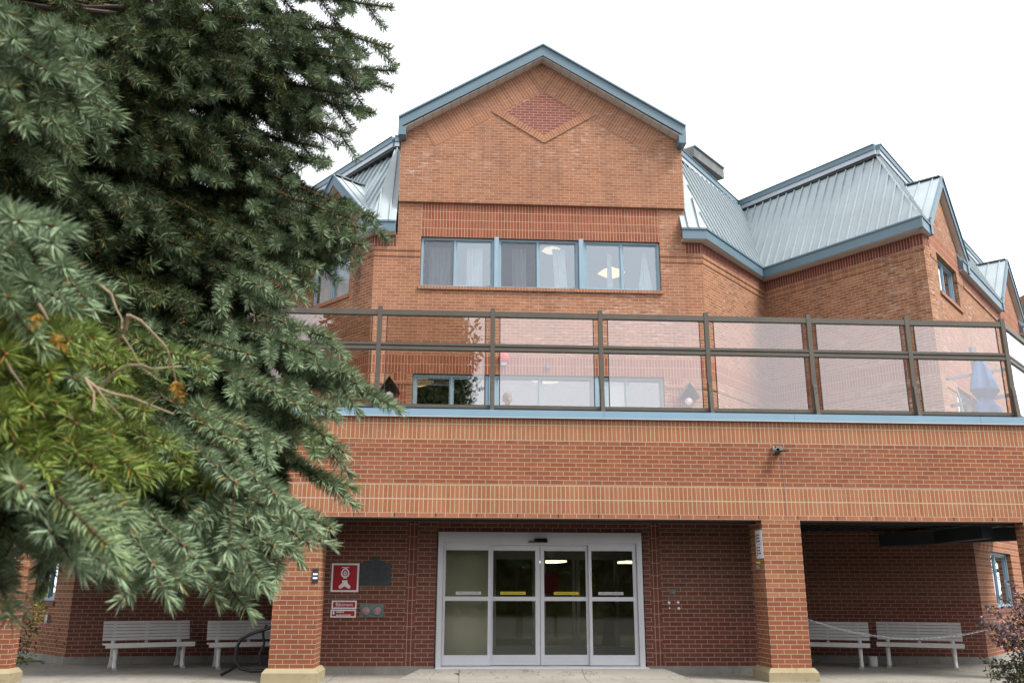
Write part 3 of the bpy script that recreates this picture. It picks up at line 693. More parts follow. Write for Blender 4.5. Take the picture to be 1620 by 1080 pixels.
f_gL = Fr((-6.95 - dR[0] * 14, 3.3 + dR[1] * 14), (-6.95, 3.3)); gwL = (14 - 1.95, 14 - .86, 1.06, 2.05)
for fr, o_ in ((f_gR, gwR), (f_gL, gwL)):
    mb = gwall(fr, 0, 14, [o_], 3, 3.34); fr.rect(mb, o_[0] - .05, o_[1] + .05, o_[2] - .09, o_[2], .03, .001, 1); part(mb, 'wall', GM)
    window(fr, o_[0] + .005, o_[1] - .005, o_[2] + .005, o_[3] - .005, [o_[0] + (o_[1] - o_[0]) * .42], rec=-.09)
mb = MB()
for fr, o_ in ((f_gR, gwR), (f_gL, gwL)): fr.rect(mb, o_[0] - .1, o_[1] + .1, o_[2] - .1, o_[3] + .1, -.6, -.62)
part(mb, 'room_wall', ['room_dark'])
mb = MB(); mb.box((8.5, .7, 2.12), (8.68, 3.3, 2.33)); mb.bar((8.0, 3.2, 2.22), (9.6, .62, 2.22), .2, .22); part(mb, 'steel_beam', ['steel_deck'])
# -- sliding entrance door
fr = f_dr; mb = MB()
for a, b in ((DX(-.375), DX(-.29)), (DX(2.89), DX(2.975))): fr.rect(mb, a, b, .12, 2.2, .03, -.2)
fr.rect(mb, DX(-.29), DX(2.89), 2.03, 2.2, .03, -.2); fr.rect(mb, DX(-.29), DX(2.89), 2.0, 2.03, -.02, -.2)
fr.rect(mb, DX(-.375), DX(2.975), .0, .119, .35, -.3)
part(mb, 'door_frame', ['aluminium'])
mb = MB(); P = [(-.7, .72, 0), (3.3, .72, 0), (3.05, .9, .0), (-.45, .9, 0)]
mb.hull8([(-.9, .45, -.02), (3.5, .45, -.02), (3.2, .905, -.02), (-.6, .905, -.02), (-.9, .45, .002), (3.5, .45, .002), (3.2, .905, .11), (-.6, .905, .11)]); part(mb, 'door_ramp', ['concrete'])
LX = [(-.285, .49, -.247, .446, -.03), (.475, 1.298, .529, 1.222, -.10), (1.306, 2.11, 1.367, 2.055, -.10), (2.095, 2.885, 2.143, 2.826, -.03)]
for i, (a, b, g0, g1, fo) in enumerate(LX):
    mb = MB(); F_, B_ = fo, fo - .045
    for z0, z1 in ((.13, .285), (1.115, 1.18), (1.91, 1.999)): fr.rect(mb, DX(g0), DX(g1), z0, z1, F_ - .001, B_)
    fr.rect(mb, DX(a), DX(g0), .13, 1.999, F_, B_); fr.rect(mb, DX(g1), DX(b), .13, 1.999, F_, B_)
    lf = part(mb, 'door_leaf', ['aluminium'])
    for z0, z1 in ((.285, 1.115), (1.18, 1.91)):
        g = MB(); fr.rect(g, DX(g0), DX(g1), z0, z1, F_ - .018, F_ - .024); g.build('glass_pane', 'glass_door', lf)
    ye = i in (1, 2); cx = (g0 + g1) / 2 + (.03, -.02, .02, -.03)[i]
    g = MB(); fr.rect(g, DX(cx - .205), DX(cx + .205), 1.212, 1.258, F_ - .012, F_ - .016); g.build('sticker', 'yellow' if ye else 'white_paint', lf)
    p = fr.P(DX(cx), 1.235, F_ - .0115); text_mesh('\u25c6 PORTE AUTOMATIQUE \u25c6'.replace('\u25c6', '-'), .034, p, (1, 0, 0), (0, 0, 1), 'black', 'sticker_lettering', lf, (0, 0, 0), fit=.37, depth=.0003)
# -- entrance lobby behind the glass
mb = MB(); x0, x1, y0, y1, z0, z1 = -.9, 5.6, 1.51, 13, .118, 2.35
P = [(x0, y0, z0), (x1, y0, z0), (x1, y1, z0), (x0, y1, z0), (x0, y0, z1), (x1, y0, z1), (x1, y1, z1), (x0, y1, z1)]
for q in ((0, 1, 2, 3), (7, 6, 5, 4), (2, 6, 7, 3), (1, 5, 6, 2), (0, 3, 7, 4)): mb.face([P[i] for i in q])
part(mb, 'lobby', ['lobby_paint'])
mb = MB(); mb.box((-.6, 1.60, .12), (.50, 1.66, 2.3)); part(mb, 'lobby_wall', ['beige_wall'])
mb = MB(); YI = 4.0
for a, b in ((.6, .68), (1.38, 1.47), (1.60, 1.64), (2.15, 2.21), (2.235, 2.30), (2.98, 3.05), (3.6, 3.68)): mb.box((a, YI, .12), (b, YI + .06, 1.86))
mb.box((.5, YI - .01, 1.86), (5.5, YI + .08, 2.34)); mb.box((.6, YI - .005, .12), (3.68, YI + .05, .26))
part(mb, 'inner_door_frame', ['aluminium'])
mb = MB(); mb.box((.6, YI + .025, .26), (3.68, YI + .031, 1.86)); part(mb, 'inner_glass', ['glass_door'])

# ------------------------------------------------------------------ glass windscreen on the parapet
rail = empty('glass_windscreen', (3.9, .1, 3.99), 'bronze framed glass windscreen standing on the blue parapet cap of the terrace', 'glass screen')
RO = (3.9, .1, 3.99)
K = 1.0073; ZK = lambda z: (z - 1.27) * K + 1.27
pxs = [-6.85, -5.0, -3.2, -1.368, .439, 2.182, 3.922, 5.625, 7.281, 8.917]; pxs = [p * K for p in pxs]
fr0 = Fr((pxs[0], .1), (pxs[-1], .1)); us = [p - pxs[0] for p in pxs]
frs = Fr((pxs[-1], .1), (pxs[-1] + 3.6, 3.7)); frl = Fr((pxs[0] - 3.6, 3.7), (pxs[0], .1))
def screen_run(fr, us, posts):
    for i in posts:
        u = us[i]; mb = MB(); fr.rect(mb, u - .036, u + .036, 3.995, ZK(5.66), .036, -.036)
        po = mb.build('post', 'bronze', rail, RO)
        mb = MB(); A_ = fr.P(u, 4.50, .055); B_ = fr.P(u, 4.0, .13); sd_ = Vector((fr.d.x, fr.d.y, 0)) * .03
        mb.hull8([B_ - sd_ - Vector((fr.n.x, fr.n.y, 0)) * .03, B_ + sd_ - Vector((fr.n.x, fr.n.y, 0)) * .03, fr.P(u, 4.0, .037) + sd_, fr.P(u, 4.0, .037) - sd_,
                  A_ - sd_, A_ + sd_, fr.P(u, 4.5, .037) + sd_, fr.P(u, 4.5, .037) - sd_])
        for zz in (4.36, 4.44): mb.lathe([(0, .008), (.009, .006), (.011, 0)], fr.P(u, zz, .085), (fr.n.x, fr.n.y, 0), 8)
        mb.build('brace', 'bronze', po)
    for a, b in zip(us, us[1:]):
        a += .037; b -= .037
        for z0, z1, dd in ((ZK(5.515), ZK(5.60), .03), (ZK(5.02), ZK(5.06), .03), (ZK(4.945), ZK(4.995), .03), (4.035, 4.085, .035)):
            mb = MB(); fr.rect(mb, a, b, z0, z1, dd, -dd); fr.rect(mb, a, b, z0 - .012, z0 - .001, dd - .012, -dd + .01); mb.build('rail', 'bronze', rail, RO)
        for z0, z1 in ((ZK(5.062), ZK(5.502)), (4.087, ZK(4.932))):
            fm = MB(); p0, p1 = a + .075, b - .075
            fr.rect(fm, p0, p0 + .013, z0, z1, .01, -.01); fr.rect(fm, p1 - .013, p1, z0, z1, .01, -.01); fr.rect(fm, p0 + .013, p1 - .013, z0 + .0, z0 + .006, .008, -.008)
            f_ = fm.build('pane_edge', 'black', rail, RO)
            g = MB(); fr.rect(g, p0 + .013, p1 - .013, z0 - .004, z1 + .004, .003, -.003); g.build('glass_pane', 'glass_rail', f_)
screen_run(fr0, us, range(len(us))); screen_run(frs, [0, 1.7, 3.4], [1, 2]); screen_run(frl, [frl.L - 3.4, frl.L - 1.7, frl.L], [0, 1])

# ------------------------------------------------------------------ benches
def bench(label, loc, rz, first=[None]):
    grp = 'white slatted benches under the terrace'
    if first[0] is None:
        root = empty('park_bench', loc, label, 'bench', grp, rz); W_ = .70
        mb = MB()
        for k in range(4): y = .02 + k * .115; mb.box((-W_, y, .395 - .006 * k), (W_, y + .095, .42 - .006 * k))
        mb.bar((-W_, .0, .385), (W_, .0, .385), .03, .07)
        mb.build('seat', 'white_paint', root)
        mb = MB()
        for k in range(6):
            z = .445 + k * .052; y = .50 + k * .020; mb.hull8([(-W_, y, z), (W_, y, z), (W_, y + .022, z + .003), (-W_, y + .022, z + .003), (-W_, y + .016, z + .042), (W_, y + .016, z + .042), (W_, y + .038, z + .045), (-W_, y + .038, z + .045)])
        for x in (-.52, 0, .52): mb.bar((x, .535, .40), (x, .63, .745), .05, .015, (0, 1, .2))
        mb.build('backrest', 'white_paint', root)
        for x in (-.53, .53):
            mb = MB()
            mb.tube([(x, .03, .40), (x, .075, .33), (x, .085, .24), (x, .06, .12), (x, .0, .03), (x, -.03, .012)], [.036, .036, .034, .03, .034, .042], 8)
            mb.tube([(x, .50, .44), (x, .47, .33), (x, .485, .22), (x, .53, .10), (x, .60, .012)], [.034, .034, .03, .03, .038], 8)
            mb.tube([(x, .03, .385), (x, .25, .375), (x, .5, .385)], .02, 6)
            pts = [(x, .285 + .14 * math.cos(a), .10 + .13 * math.sin(a)) for a in [math.pi * k / 10 for k in range(11)]]
            mb.tube([(x, .41, .03)] + pts + [(x, .16, .03)], .023, 6)
            mb.bar((x, .07, .345), (x, .50, .345), .03, .05)
            for k in range(2): mb.tube([(x, .11 + .32 * k, .22), (x, .2 + .16 * k, .30), (x, .285, .23)], .012, 6)
            mb.build('leg', 'white_paint', root)
        first[0] = root; return root
    src = first[0]; r = src.copy(); COL.objects.link(r); r.location = loc; r.rotation_euler = (0, 0, rz); r['label'] = label
    for ch in src.children: c = ch.copy(); COL.objects.link(c); c.parent = r
    return r
bench('white slatted bench by the left brick corner, in full view below the spruce', (-5.12, 2.22, 0), R(27))
bench('white slatted bench partly hidden behind the left pillar and black frame', (-3.50, 2.40, 0), R(20))
bench('white slatted bench whose end shows beside the right pillar', (6.42, 2.36, 0), R(-24))
bench('white slatted bench behind the sagging chain, nearest the purple shrub', (8.0, 2.20, 0), R(-27))

# ------------------------------------------------------------------ signs and wall fittings
def board(name, label, cat, fr, u0, u1, z0, z1, mats, border=.02, thick=.012, o0=.0):
    root = empty(name, fr.P((u0 + u1) / 2, z0, o0), label, cat); O = tuple(root.location)
    mb = MB(); fr.rect(mb, u0, u1, z0, z1, o0 + thick, o0 + .001); b = mb.build('backing', mats[0], root, O)
    if len(mats) > 1:
        mb = MB(); fr.rect(mb, u0 + border, u1 - border, z0 + border, z1 - border, o0 + thick + .002, o0 + thick + .0005); mb.build('panel', mats[1], root, O)
    return root, O
# fire department sign
u0, u1, z0, z1 = DX(-2.08), DX(-1.64), 1.245, 1.69
rt, O = board('fire_sign', 'square red sign with white hydrant connection symbols and a white border', 'sign', f_dr, u0, u1, z0, z1, ['white', 'sign_red'], .028)
cx = (u0 + u1) / 2; P2 = lambda du, dz, o: f_dr.P(cx + du, (z0 + z1) / 2 + dz, o)
def shape(pts, o=.0165, th=.0015, mb=None):
    mb = mb or MB(); f_dr.poly(mb, [(cx + a, (z0 + z1) / 2 + b) for a, b in pts], o, o - th, 0); return mb
ring = lambda rx, rz_, n=28: [(rx * math.sin(2 * math.pi * k / n) * (1 - .22 * (math.cos(2 * math.pi * k / n))), rz_ * math.cos(2 * math.pi * k / n)) for k in range(n)]
mb = MB(); out, inn = ring(.066, .075), ring(.044, .052)
for k in range(28):
    j = (k + 1) % 28; q = [out[k], out[j], inn[j], inn[k]]; shape([(a, b + .075) for a, b in q][::-1], mb=mb)
shape([(-.065, .152), (.065, .152), (.055, .163), (-.055, .163)], mb=mb)
shape([(-.028, -.012), (.028, -.012), (.028, .001), (-.028, .001)], mb=mb)
d_ = ring(.026, .034)
for k in range(28):
    j = (k + 1) % 28; q = [d_[k], d_[j], (d_[j][0] * .45, d_[j][1] * .45), (d_[k][0] * .45, d_[k][1] * .45)]; shape([(a, b + .07) for a, b in q][::-1], mb=mb)
mb.build('bell_symbol', 'white', rt, O)
shape([(-.042, -.042), (-.042, -.085), (-.095, -.135), (-.09, -.165), (-.06, -.172), (0, -.135), (.06, -.172), (.09, -.165), (.095, -.135), (.042, -.085), (.042, -.042)]).build('siamese_symbol', 'white', rt, O)
# building signs
rt, O = board('building_sign', 'small red and white sign reading Bâtiment', 'sign', f_dr, DX(-2.05), DX(-1.655), .985, 1.113, ['white', 'sign_red'], .022)
text_mesh('Bâtiment', .075, f_dr.P(DX(-1.85), 1.05, .0155), (1, 0, 0), (0, 0, 1), 'white', 'lettering', rt, O, fit=.27)
rt, O = board('building_sign', 'small red sign with a white emblem directly below the Bâtiment sign', 'sign', f_dr, DX(-2.06), DX(-1.66), .855, .975, ['white', 'sign_red'], .02)
def blurred_words(fr, u, z, words, h, o, mat, parent, off):
    mb = MB()
    for wd in words: fr.rect(mb, u, u + wd, z, z + h, o, o - .001); u += wd + h * .45
    mb.build('worn_lettering', mat, parent, off)
blurred_words(f_dr, DX(-1.97), .930, (.095, .02), .015, .0165, 'white', rt, O)
blurred_words(f_dr, DX(-1.97), .886, (.035, .05, .028, .04, .055), .013, .0165, 'white', rt, O)
mb = MB(); ux = DX(-2.012)
f_dr.poly(mb, [(ux - .018, .925), (ux, .888), (ux + .018, .925), (ux + .010, .938), (ux + .012, .95), (ux - .012, .95), (ux - .010, .938)], .0165, .015, 0); mb.build('emblem', 'white', rt, O)
# dark commemorative plaque
u0, u1 = DX(-1.63), DX(-1.13)
rt = empty('plaque', f_dr.P((u0 + u1) / 2, 1.345, 0), 'dark metal plaque with a pointed crest right of the square red sign', 'plaque'); O = tuple(rt.location); c_ = (u0 + u1) / 2
mb = MB(); f_dr.poly(mb, [(u0, 1.345), (u1, 1.345), (u1, 1.69), (c_ + .12, 1.70), (c_ + .10, 1.735), (c_ + .05, 1.745), (c_ + .03, 1.80), (c_ - .03, 1.80), (c_ - .05, 1.745), (c_ - .10, 1.735), (c_ - .12, 1.70), (u0, 1.69)], .022, .001, 0); mb.build('plate', 'plaque', rt, O)
mb = MB(); random.seed(3)
for k, wd in enumerate((.30, .17, .22, .28, .34, .12)):
    z = 1.60 - k * .036; u = c_ - wd / 2
    while u < c_ + wd / 2: l_ = random.uniform(.02, .05); f_dr.rect(mb, u, u + l_, z, z + .014, .026, .0225); u += l_ + .012
mb.build('raised_lettering', 'dark_metal', rt, O)
# fire hose connection box
u0, u1 = DX(-1.59), DX(-1.22)
rt = empty('hose_connection', f_dr.P((u0 + u1) / 2, .86, 0), 'grey green wall plate with two round capped hose inlets', 'hose inlet'); O = tuple(rt.location)
mb = MB(); f_dr.rect(mb, u0, u1, .86, 1.06, .03, .001); mb.build('plate', 'green_box', rt, O)
for k in (.26, .74):
    u = u0 + (u1 - u0) * k; mb = MB(); mb.lathe([(.062, 0), (.062, .03), (.052, .035), (.05, .055), (.03, .06), (.028, .075), (0, .078)], f_dr.P(u, .955, .03), (0, -1, 0), 20); v = mb.build('valve', 'pink_cap', rt, O)
    mb = MB(); mb.tube([f_dr.P(u + .055 * math.cos(a), .955 + .055 * math.sin(a), .07) for a in [i * math.pi / 8 for i in range(17)]], .006, 5); mb.build('ring', 'alu_dark', v)
# small plate and four anchor caps right of the door
mb = MB(); f_dr.rect(mb, DX(3.41), DX(3.51), 1.235, 1.30, .02, .001)
for k in range(3): f_dr.rect(mb, DX(3.42), DX(3.50), 1.25 + k * .016, 1.257 + k * .016, .024, .021)
tag(mb.build('vent_plate', 'green_box', None), 'tiny grey louvred plate on the dark bricks right of the entrance', 'vent')
for i, (x, z, l_) in enumerate(((3.40, 1.095, 'upper left'), (3.55, 1.10, 'upper right'), (3.405, 1.01, 'lower left'), (3.555, 1.005, 'lower right'))):
    mb = MB(); mb.lathe([(.022 if i != 2 else .012, 0), (.02 if i != 2 else .011, .012), (0, .018)], f_dr.P(DX(x), z, .001), (0, -1, 0), 14); 
    tag(mb.build('white_button', 'white', None), 'round white button, %s of four, on the bricks under the tiny plate' % l_, 'button', 'four white buttons on the entrance wall')
# door sensor
rt = empty('door_sensor', (1.29, 1.2, 2.03), 'black motion sensor fixed above the middle of the sliding doors', 'sensor'); O = tuple(rt.location)
mb = MB(); mb.hull8([(1.19, 1.12, 2.04), (1.41, 1.12, 2.04), (1.41, 1.21, 2.035), (1.19, 1.21, 2.035), (1.20, 1.15, 2.10), (1.40, 1.15, 2.10), (1.40, 1.21, 2.105), (1.20, 1.21, 2.105)]); mb.build('housing', 'black', rt, O)
mb = MB(); mb.box((1.10, 1.16, 2.035), (1.185, 1.215, 2.055)); mb.build('cable_cover', 'black', rt, O)
# pillar side sign (faces left)
fps = Fr((4.61, .6), (4.61, 0))
rt, O = board('notice_sign', 'narrow white sign with red bars on the inner side of the right pillar', 'sign', fps, .28, .585, 1.765, 2.19, ['white'], thick=.012)
for z0, z1 in ((2.0, 2.14), (1.80, 1.95)): mb = MB(); fps.rect(mb, .32, .35, z0, z1, .0135, .0125); mb.build('red_bar', 'sign_red', rt, O)
for k, l_ in enumerate(((.05, .04), (.09,), (.06, .05), (.045, .04), (.09,), (.05, .07))):
    z = (2.105 - k * .045) if k < 3 else (1.92 - (k - 3) * .045); blurred_words(fps, .375, z, l_, .020, .0135, 'black', rt, O)
mb = MB(); fps.rect(mb, .36, .55, 1.975, 1.980, .0135, .0125); mb.build('rule_line', 'black', rt, O)
mb = MB(); mb.lathe([(.02, 0), (.022, .02), (.012, .04), (.012, .07)], fps.P(.40, 1.70, 0), (-1, 0, 0), 12); tag(mb.build('signal_lamp', 'yellow', None), 'little yellow lamp below the narrow white sign on the right pillar', 'lamp')
mb = MB(); mb.box((4.565, .22, 1.61), (4.609, .27, 1.67)); tag(mb.build('switch_box', 'alu_dark', None), 'tiny grey box below the yellow lamp on the right pillar', 'box')
# small plaque on the left pillar
fp = Fr((-2.73, 0), (-2.09, 0))
rt, O = board('number_plaque', 'tiny black plaque with two white labels on the left pillar', 'plaque', fp, .545, .632, 1.375, 1.575, ['hood_dark'])
for z in (1.485, 1.43): mb = MB(); fp.rect(mb, .556, .624, z, z + .026, .0145, .0125); mb.build('white_label', 'white', rt, O)
# no parking sign on the far left pillar
fq = Fr((-6.98, 0), (-6.36, 0)); cu = .225
rt, O = board('parking_sign', 'black no parking sign with a red ringed P and white arrow', 'sign', fq, .0, .43, 1.29, 1.625, ['black'])
mb = MB()
def disc(mb, fr, u, z, r0, r1, o, n=32):
    for k in range(n):
        a, b = 2 * math.pi * k / n, 2 * math.pi * (k + 1) / n
        q = [(u + r1 * math.cos(a), z + r1 * math.sin(a)), (u + r1 * math.cos(b), z + r1 * math.sin(b)), (u + r0 * math.cos(b), z + r0 * math.sin(b)), (u + r0 * math.cos(a), z + r0 * math.sin(a))]
        fr.poly(mb, q, o, o - .001, 0)
disc(mb, fq, cu, 1.49, .001, .095, .0135); mb.build('white_disc', 'white', rt, O)
text_mesh('P', .17, fq.P(cu, 1.487, .0145), (1, 0, 0), (0, 0, 1), 'black', 'lettering', rt, O)
mb = MB(); disc(mb, fq, cu, 1.49, .088, .110, .017); mb.bar(fq.P(cu - .066, 1.556, .0175), fq.P(cu + .066, 1.424, .0175), .002, .018, (1, 0, 1)); mb.build('red_ring', 'sign_red', rt, O)
mb = MB(); fq.poly(mb, [(cu - .09, 1.345), (cu - .05, 1.315), (cu - .05, 1.335), (cu + .06, 1.335), (cu + .06, 1.315), (cu + .10, 1.345), (cu + .06, 1.375), (cu + .06, 1.355), (cu - .05, 1.355), (cu - .05, 1.375)], .0145, .0125, 0); mb.build('arrow', 'white', rt, O)
# grey electrical box on left corner wall
mb = MB(); f_gL.rect(mb, f_gL.L - 1.05, f_gL.L - .93, .68, .82, .05, .001); mb.box((0, 0, 0), (0.0001, .0001, .0001)) if False else None
tag(mb.build('outlet_box', 'alu_dark', None), 'small grey outlet box low on the brick wall by the left window', 'box')
# security camera on the parapet
rt = empty('wall_camera', (4.93, 0, 3.41), 'small grey and black camera hanging from the red brick band', 'camera'); O = tuple(rt.location)
mb = MB(); mb.box((4.86, -.05, 3.36), (4.885, 0, 3.475)); mb.lathe([(.03, 0), (.034, .05), (.03, .09)], (4.89, -.05, 3.41), (.2, -1, -.1), 14); mb.build('bracket', 'alu_dark', rt, O)
mb = MB(); mb.hull8([(4.90, -.10, 3.39), (5.0, -.10, 3.39), (5.0, -.001, 3.39), (4.90, -.001, 3.39), (4.90, -.07, 3.47), (5.0, -.07, 3.47), (5.0, -.001, 3.47), (4.90, -.001, 3.47)]); mb.build('body', 'black', rt, O)
mb = MB(); mb.box((4.93, -.20, 3.375), (5.04, -.10, 3.388)); mb.build('visor', 'black', rt, O)
mb = MB(); mb.tube([(5.01, -.008, 3.38), (5.012, -.008, 2.34)], .0022, 5); tag(mb.build('conduit', 'alu_dark', None), 'thin grey cable running down the parapet from the wall camera', 'cable')
# red alarm and fittings on the main wall
rt = empty('fire_alarm', (.83, 4.58, 5.98), 'round red alarm bell high on the wall behind the glass screen', 'alarm'); O = tuple(rt.location)
mb = MB(); mb.lathe([(.10, 0), (.11, .03), (.10, .06), (.05, .08), (0, .085)], (.83, 4.59, 6.05), (0, -1, 0), 20); mb.build('bell', 'alarm_red', rt, O)
mb = MB(); mb.box((.77, 4.54, 5.87), (.89, 4.59, 5.94)); mb.build('junction_box', 'alu_dark', rt, O)
mb = MB(); mb.box((1.735, 4.55, 5.82), (1.805, 4.593, 5.92)); tag(mb.build('light_sensor', 'grey_metal', None), 'small grey box on the red brick band above the wide lower window', 'box')

def hood_lamp(label, fr, u, z, s=1.0, mat='lamp_hood'):
    rt = empty('wall_lamp', fr.P(u, z, 0), label, 'wall lamp', 'pitched hood lamps on the terrace walls'); O = tuple(rt.location)
    mb = MB(); a = .21 * s
    for sg in (-1, 1):
        P = [fr.P(u, z + .33 * s, .002), fr.P(u + sg * a, z + .02 * s, .002), fr.P(u + sg * a, z + .02 * s, .30 * s), fr.P(u, z + .33 * s, .30 * s)]
        t_ = Vector((0, 0, .022)); P = P if sg == 1 else [P[1], P[0], P[3], P[2]]; mb.hull8(P + [p + t_ for p in P])
    mb.build('hood', mat, rt, O)
    mb = MB(); fr.poly(mb, [(u - a * .8, z + .04), (u + a * .8, z + .04), (u, z + .28 * s)], .01, .001, 0); mb.build('back_plate', 'hood_dark', rt, O)
    mb = MB(); mb.lathe([(.02, .10), (.02, .0)], fr.P(u, z + .03, .14), (0, 0, 1), 10); mb.build('stem', 'hood_dark', rt, O)
    mb = MB(); n = 12; mb.lathe([(.085 * s * math.sin(math.pi * k / n), -.085 * s * math.cos(math.pi * k / n)) for k in range(n + 1)], fr.P(u, z - .04, .14), (0, 0, 1), 18); mb.build('globe', 'globe', rt, O)
hood_lamp('pitched dark hood lamp left of the lower windows, beside the spruce', f_main, X(-1.55), 5.20, 1.0, 'hood_dark')
hood_lamp('pitched grey hood lamp with a white globe right of the lower windows', f_main, X(4.74), 5.17)
hood_lamp('low pitched hood lamp on the slanting wall near the inner corner', f_chR, 1.95, 4.95)

# rooftop duct
rt = empty('rooftop_duct', (6.3, 8.6, 11.6), 'long grey sheet metal duct above the right roof beside the gable', 'duct'); O = tuple(rt.location)
ax = Vector((.68, .73, 0)); q0 = Vector((5.74, 7.80, 12.68)); q1 = q0 + ax * 1.75
mb = MB(); mb.bar(q0 - Vector((0, 0, .05)), q1 - Vector((0, 0, .05)), .8, .30); mb.build('body', 'duct', rt, O)
mb = MB(); mb.bar(q0 + Vector((0, 0, .115)), q1 + Vector((0, 0, .115)), .9, .03); mb.build('lid', 'flash_metal', rt, O)
for k in (.25, .8): p = q0 + ax * 1.75 * k; mb = MB(); mb.bar(p - Vector((0, 0, .21)), p - Vector((0, 0, 1.16)), .06, .06, (1, 0, 0)); mb.build('leg', 'duct', rt, O)

# ------------------------------------------------------------------ things inside the windows
def curtain(label, x0, x1, z0, z1, y=4.93, x0b=None, x1b=None, folds=5):
    x0b = x0 if x0b is None else x0b; x1b = x1 if x1b is None else x1b
    mb = MB(); n = folds * 8
    for j in range(8):
        for i in range(n):
            def pt(i, j):
                t = i / n; v = j / 8; a = x0b + (x0 - x0b) * v; b = x1b + (x1 - x1b) * v
                return (a + (b - a) * t, y + .03 * math.sin(2 * math.pi * folds * t) + .012 * math.sin(5 * t * folds + 3 * v), z0 + (z1 - z0) * v)
            mb.face([pt(i, j), pt(i + 1, j), pt(i + 1, j + 1), pt(i, j + 1)], 0, sm=True)
    o = mb.build('curtain', 'sheer', None, merge=True); tag(o, label, 'curtain', 'sheer curtains in the upper windows'); return o
curtain('wide pale curtain behind the insect screen of the leftmost upper window', -.83, -.36, 7.64, 8.66)
curtain('bright white curtain right of the leftmost insect screen, upper windows', .0, .36, 7.64, 8.66)
curtain('narrow pale curtain behind the second insect screen, upper windows', 1.02, 1.33, 7.64, 8.66, folds=3)
curtain('slanting white curtain in the middle upper window, left of its blue post', 1.92, 2.2, 7.64, 8.68, x0b=1.98, x1b=2.26, folds=4)
curtain('thin white curtain strip across the diamond shaped lamp', 3.17, 3.25, 7.64, 8.60, x0b=3.14, x1b=3.28, folds=2)
curtain('white curtain gathered to a point at top, rightmost upper window', 3.98, 4.03, 7.64, 8.66, x0b=3.84, x1b=4.20, folds=4)
curtain('white curtain edge against the far right frame of the upper windows', 4.27, 4.31, 7.64, 8.66, x0b=4.27, x1b=4.35, folds=1)
# curtain of the slanting left window
mb = MB()
for k in range(40):
    f0 = lambda i: f_chL.P(chw[0] + .1 + (chw[1] - chw[0] - .15) * i / 40, 0, -.13 + .015 * math.sin(i * 1.1))
    a, b = f0(k), f0(k + 1); mb.face([(a.x, a.y, 7.7), (b.x, b.y, 7.66), (b.x, b.y, 8.58), (a.x, a.y, 8.58)], 0, sm=True)
tag(mb.build('curtain', 'sheer', None, merge=True), 'white curtain filling the slanting window behind the spruce tips', 'curtain', 'sheer curtains in the upper windows')
mb = MB()
for k in range(22): mb.box((2.93, 4.84, 4.55 + k * .05), (3.44, 4.86, 4.592 + k * .05))
tag(mb.build('window_blind', 'white', None), 'closed white slatted blind in the right lower window', 'blind')
mb = MB()
for k in range(4): mb.box((-1.0, 4.86, 5.48 + k * .035), (-.3, 4.875, 5.505 + k * .035))
tag(mb.build('window_blind', 'white', None), 'raised slatted blind at the top of the left lower window', 'blind')
def pendant(label, c, rx, rz_, mat, group='pendant lamps seen through the windows'):
    rt = empty('pendant_lamp', c, label, 'lamp', group)
    mb = MB(); mb.lathe([(0, -rz_), (rx * .55, -rz_ * .45), (rx, 0), (rx * .5, rz_ * .5), (.03, rz_)], (0, 0, 0), (0, 0, 1), 6, sm=False); mb.build('lamp_shade', mat, rt)
    mb = MB(); mb.tube([(0, 0, rz_), (0, 0, rz_ + .35)], .008, 6); mb.build('cord', 'white', rt)
pendant('glowing diamond shaped lamp in the rightmost upper window', (3.42, 5.9, 8.50), .33, .15, 'lamp_warm')
pendant('cream lamp just below the head of the middle upper window', (2.0, 5.7, 8.95), .26, .10, 'lamp_cream')
pendant('orange yellow cone shaped lamp in the left lower window', (-1.0, 5.6, 5.72), .36, .12, 'lamp_warm')
pendant('flat cream lamp at the top of the wide lower window', (1.9, 6.2, 5.94), .36, .06, 'lamp_cream')
# lobby things
for x, l_ in ((2.15, 'behind the middle doors'), (4.25, 'behind the right door')):
    mb = MB(); mb.hull8([(x, 9.6, 2.30), (x + .55, 9.6, 2.30), (x + .40, 10.6, 2.30), (x - .15, 10.6, 2.30), (x, 9.6, 2.34), (x + .55, 9.6, 2.34), (x + .40, 10.6, 2.34), (x - .15, 10.6, 2.34)])
    o = mb.build('ceiling_light', 'tube_light', None); o.location = (0, 0, -.315); tag(o, 'lit ceiling panel %s of the entrance' % l_, 'ceiling light', 'lobby ceiling lights')
mb = MB(); mb.box((1.60, 3.985, 1.22), (1.88, 3.99, 1.60)); tag(mb.build('paper_notice', 'pink_paper', None), 'pink paper notice on the inner doors behind the middle glass', 'notice')
mb = MB(); mb.box((2.44, 3.99, 1.36), (2.60, 3.996, 1.62)); tag(mb.build('paper_notice', 'yellow_paper', None), 'yellow paper notice on the inner doors behind the right glass', 'notice')
rt = empty('floor_sign', (3.0, 5.0, .12), 'yellow folding wet floor sign inside the lobby', 'floor sign')
for sg in (-1, 1): mb = MB(); mb.hull8([(-.14, sg * .16, 0), (.14, sg * .16, 0), (.14, sg * .14, 0), (-.14, sg * .14, 0), (-.08, sg * .02, .6), (.08, sg * .02, .6), (.08, 0, .6), (-.08, 0, .6)]); mb.build('panel', 'yellow', rt)

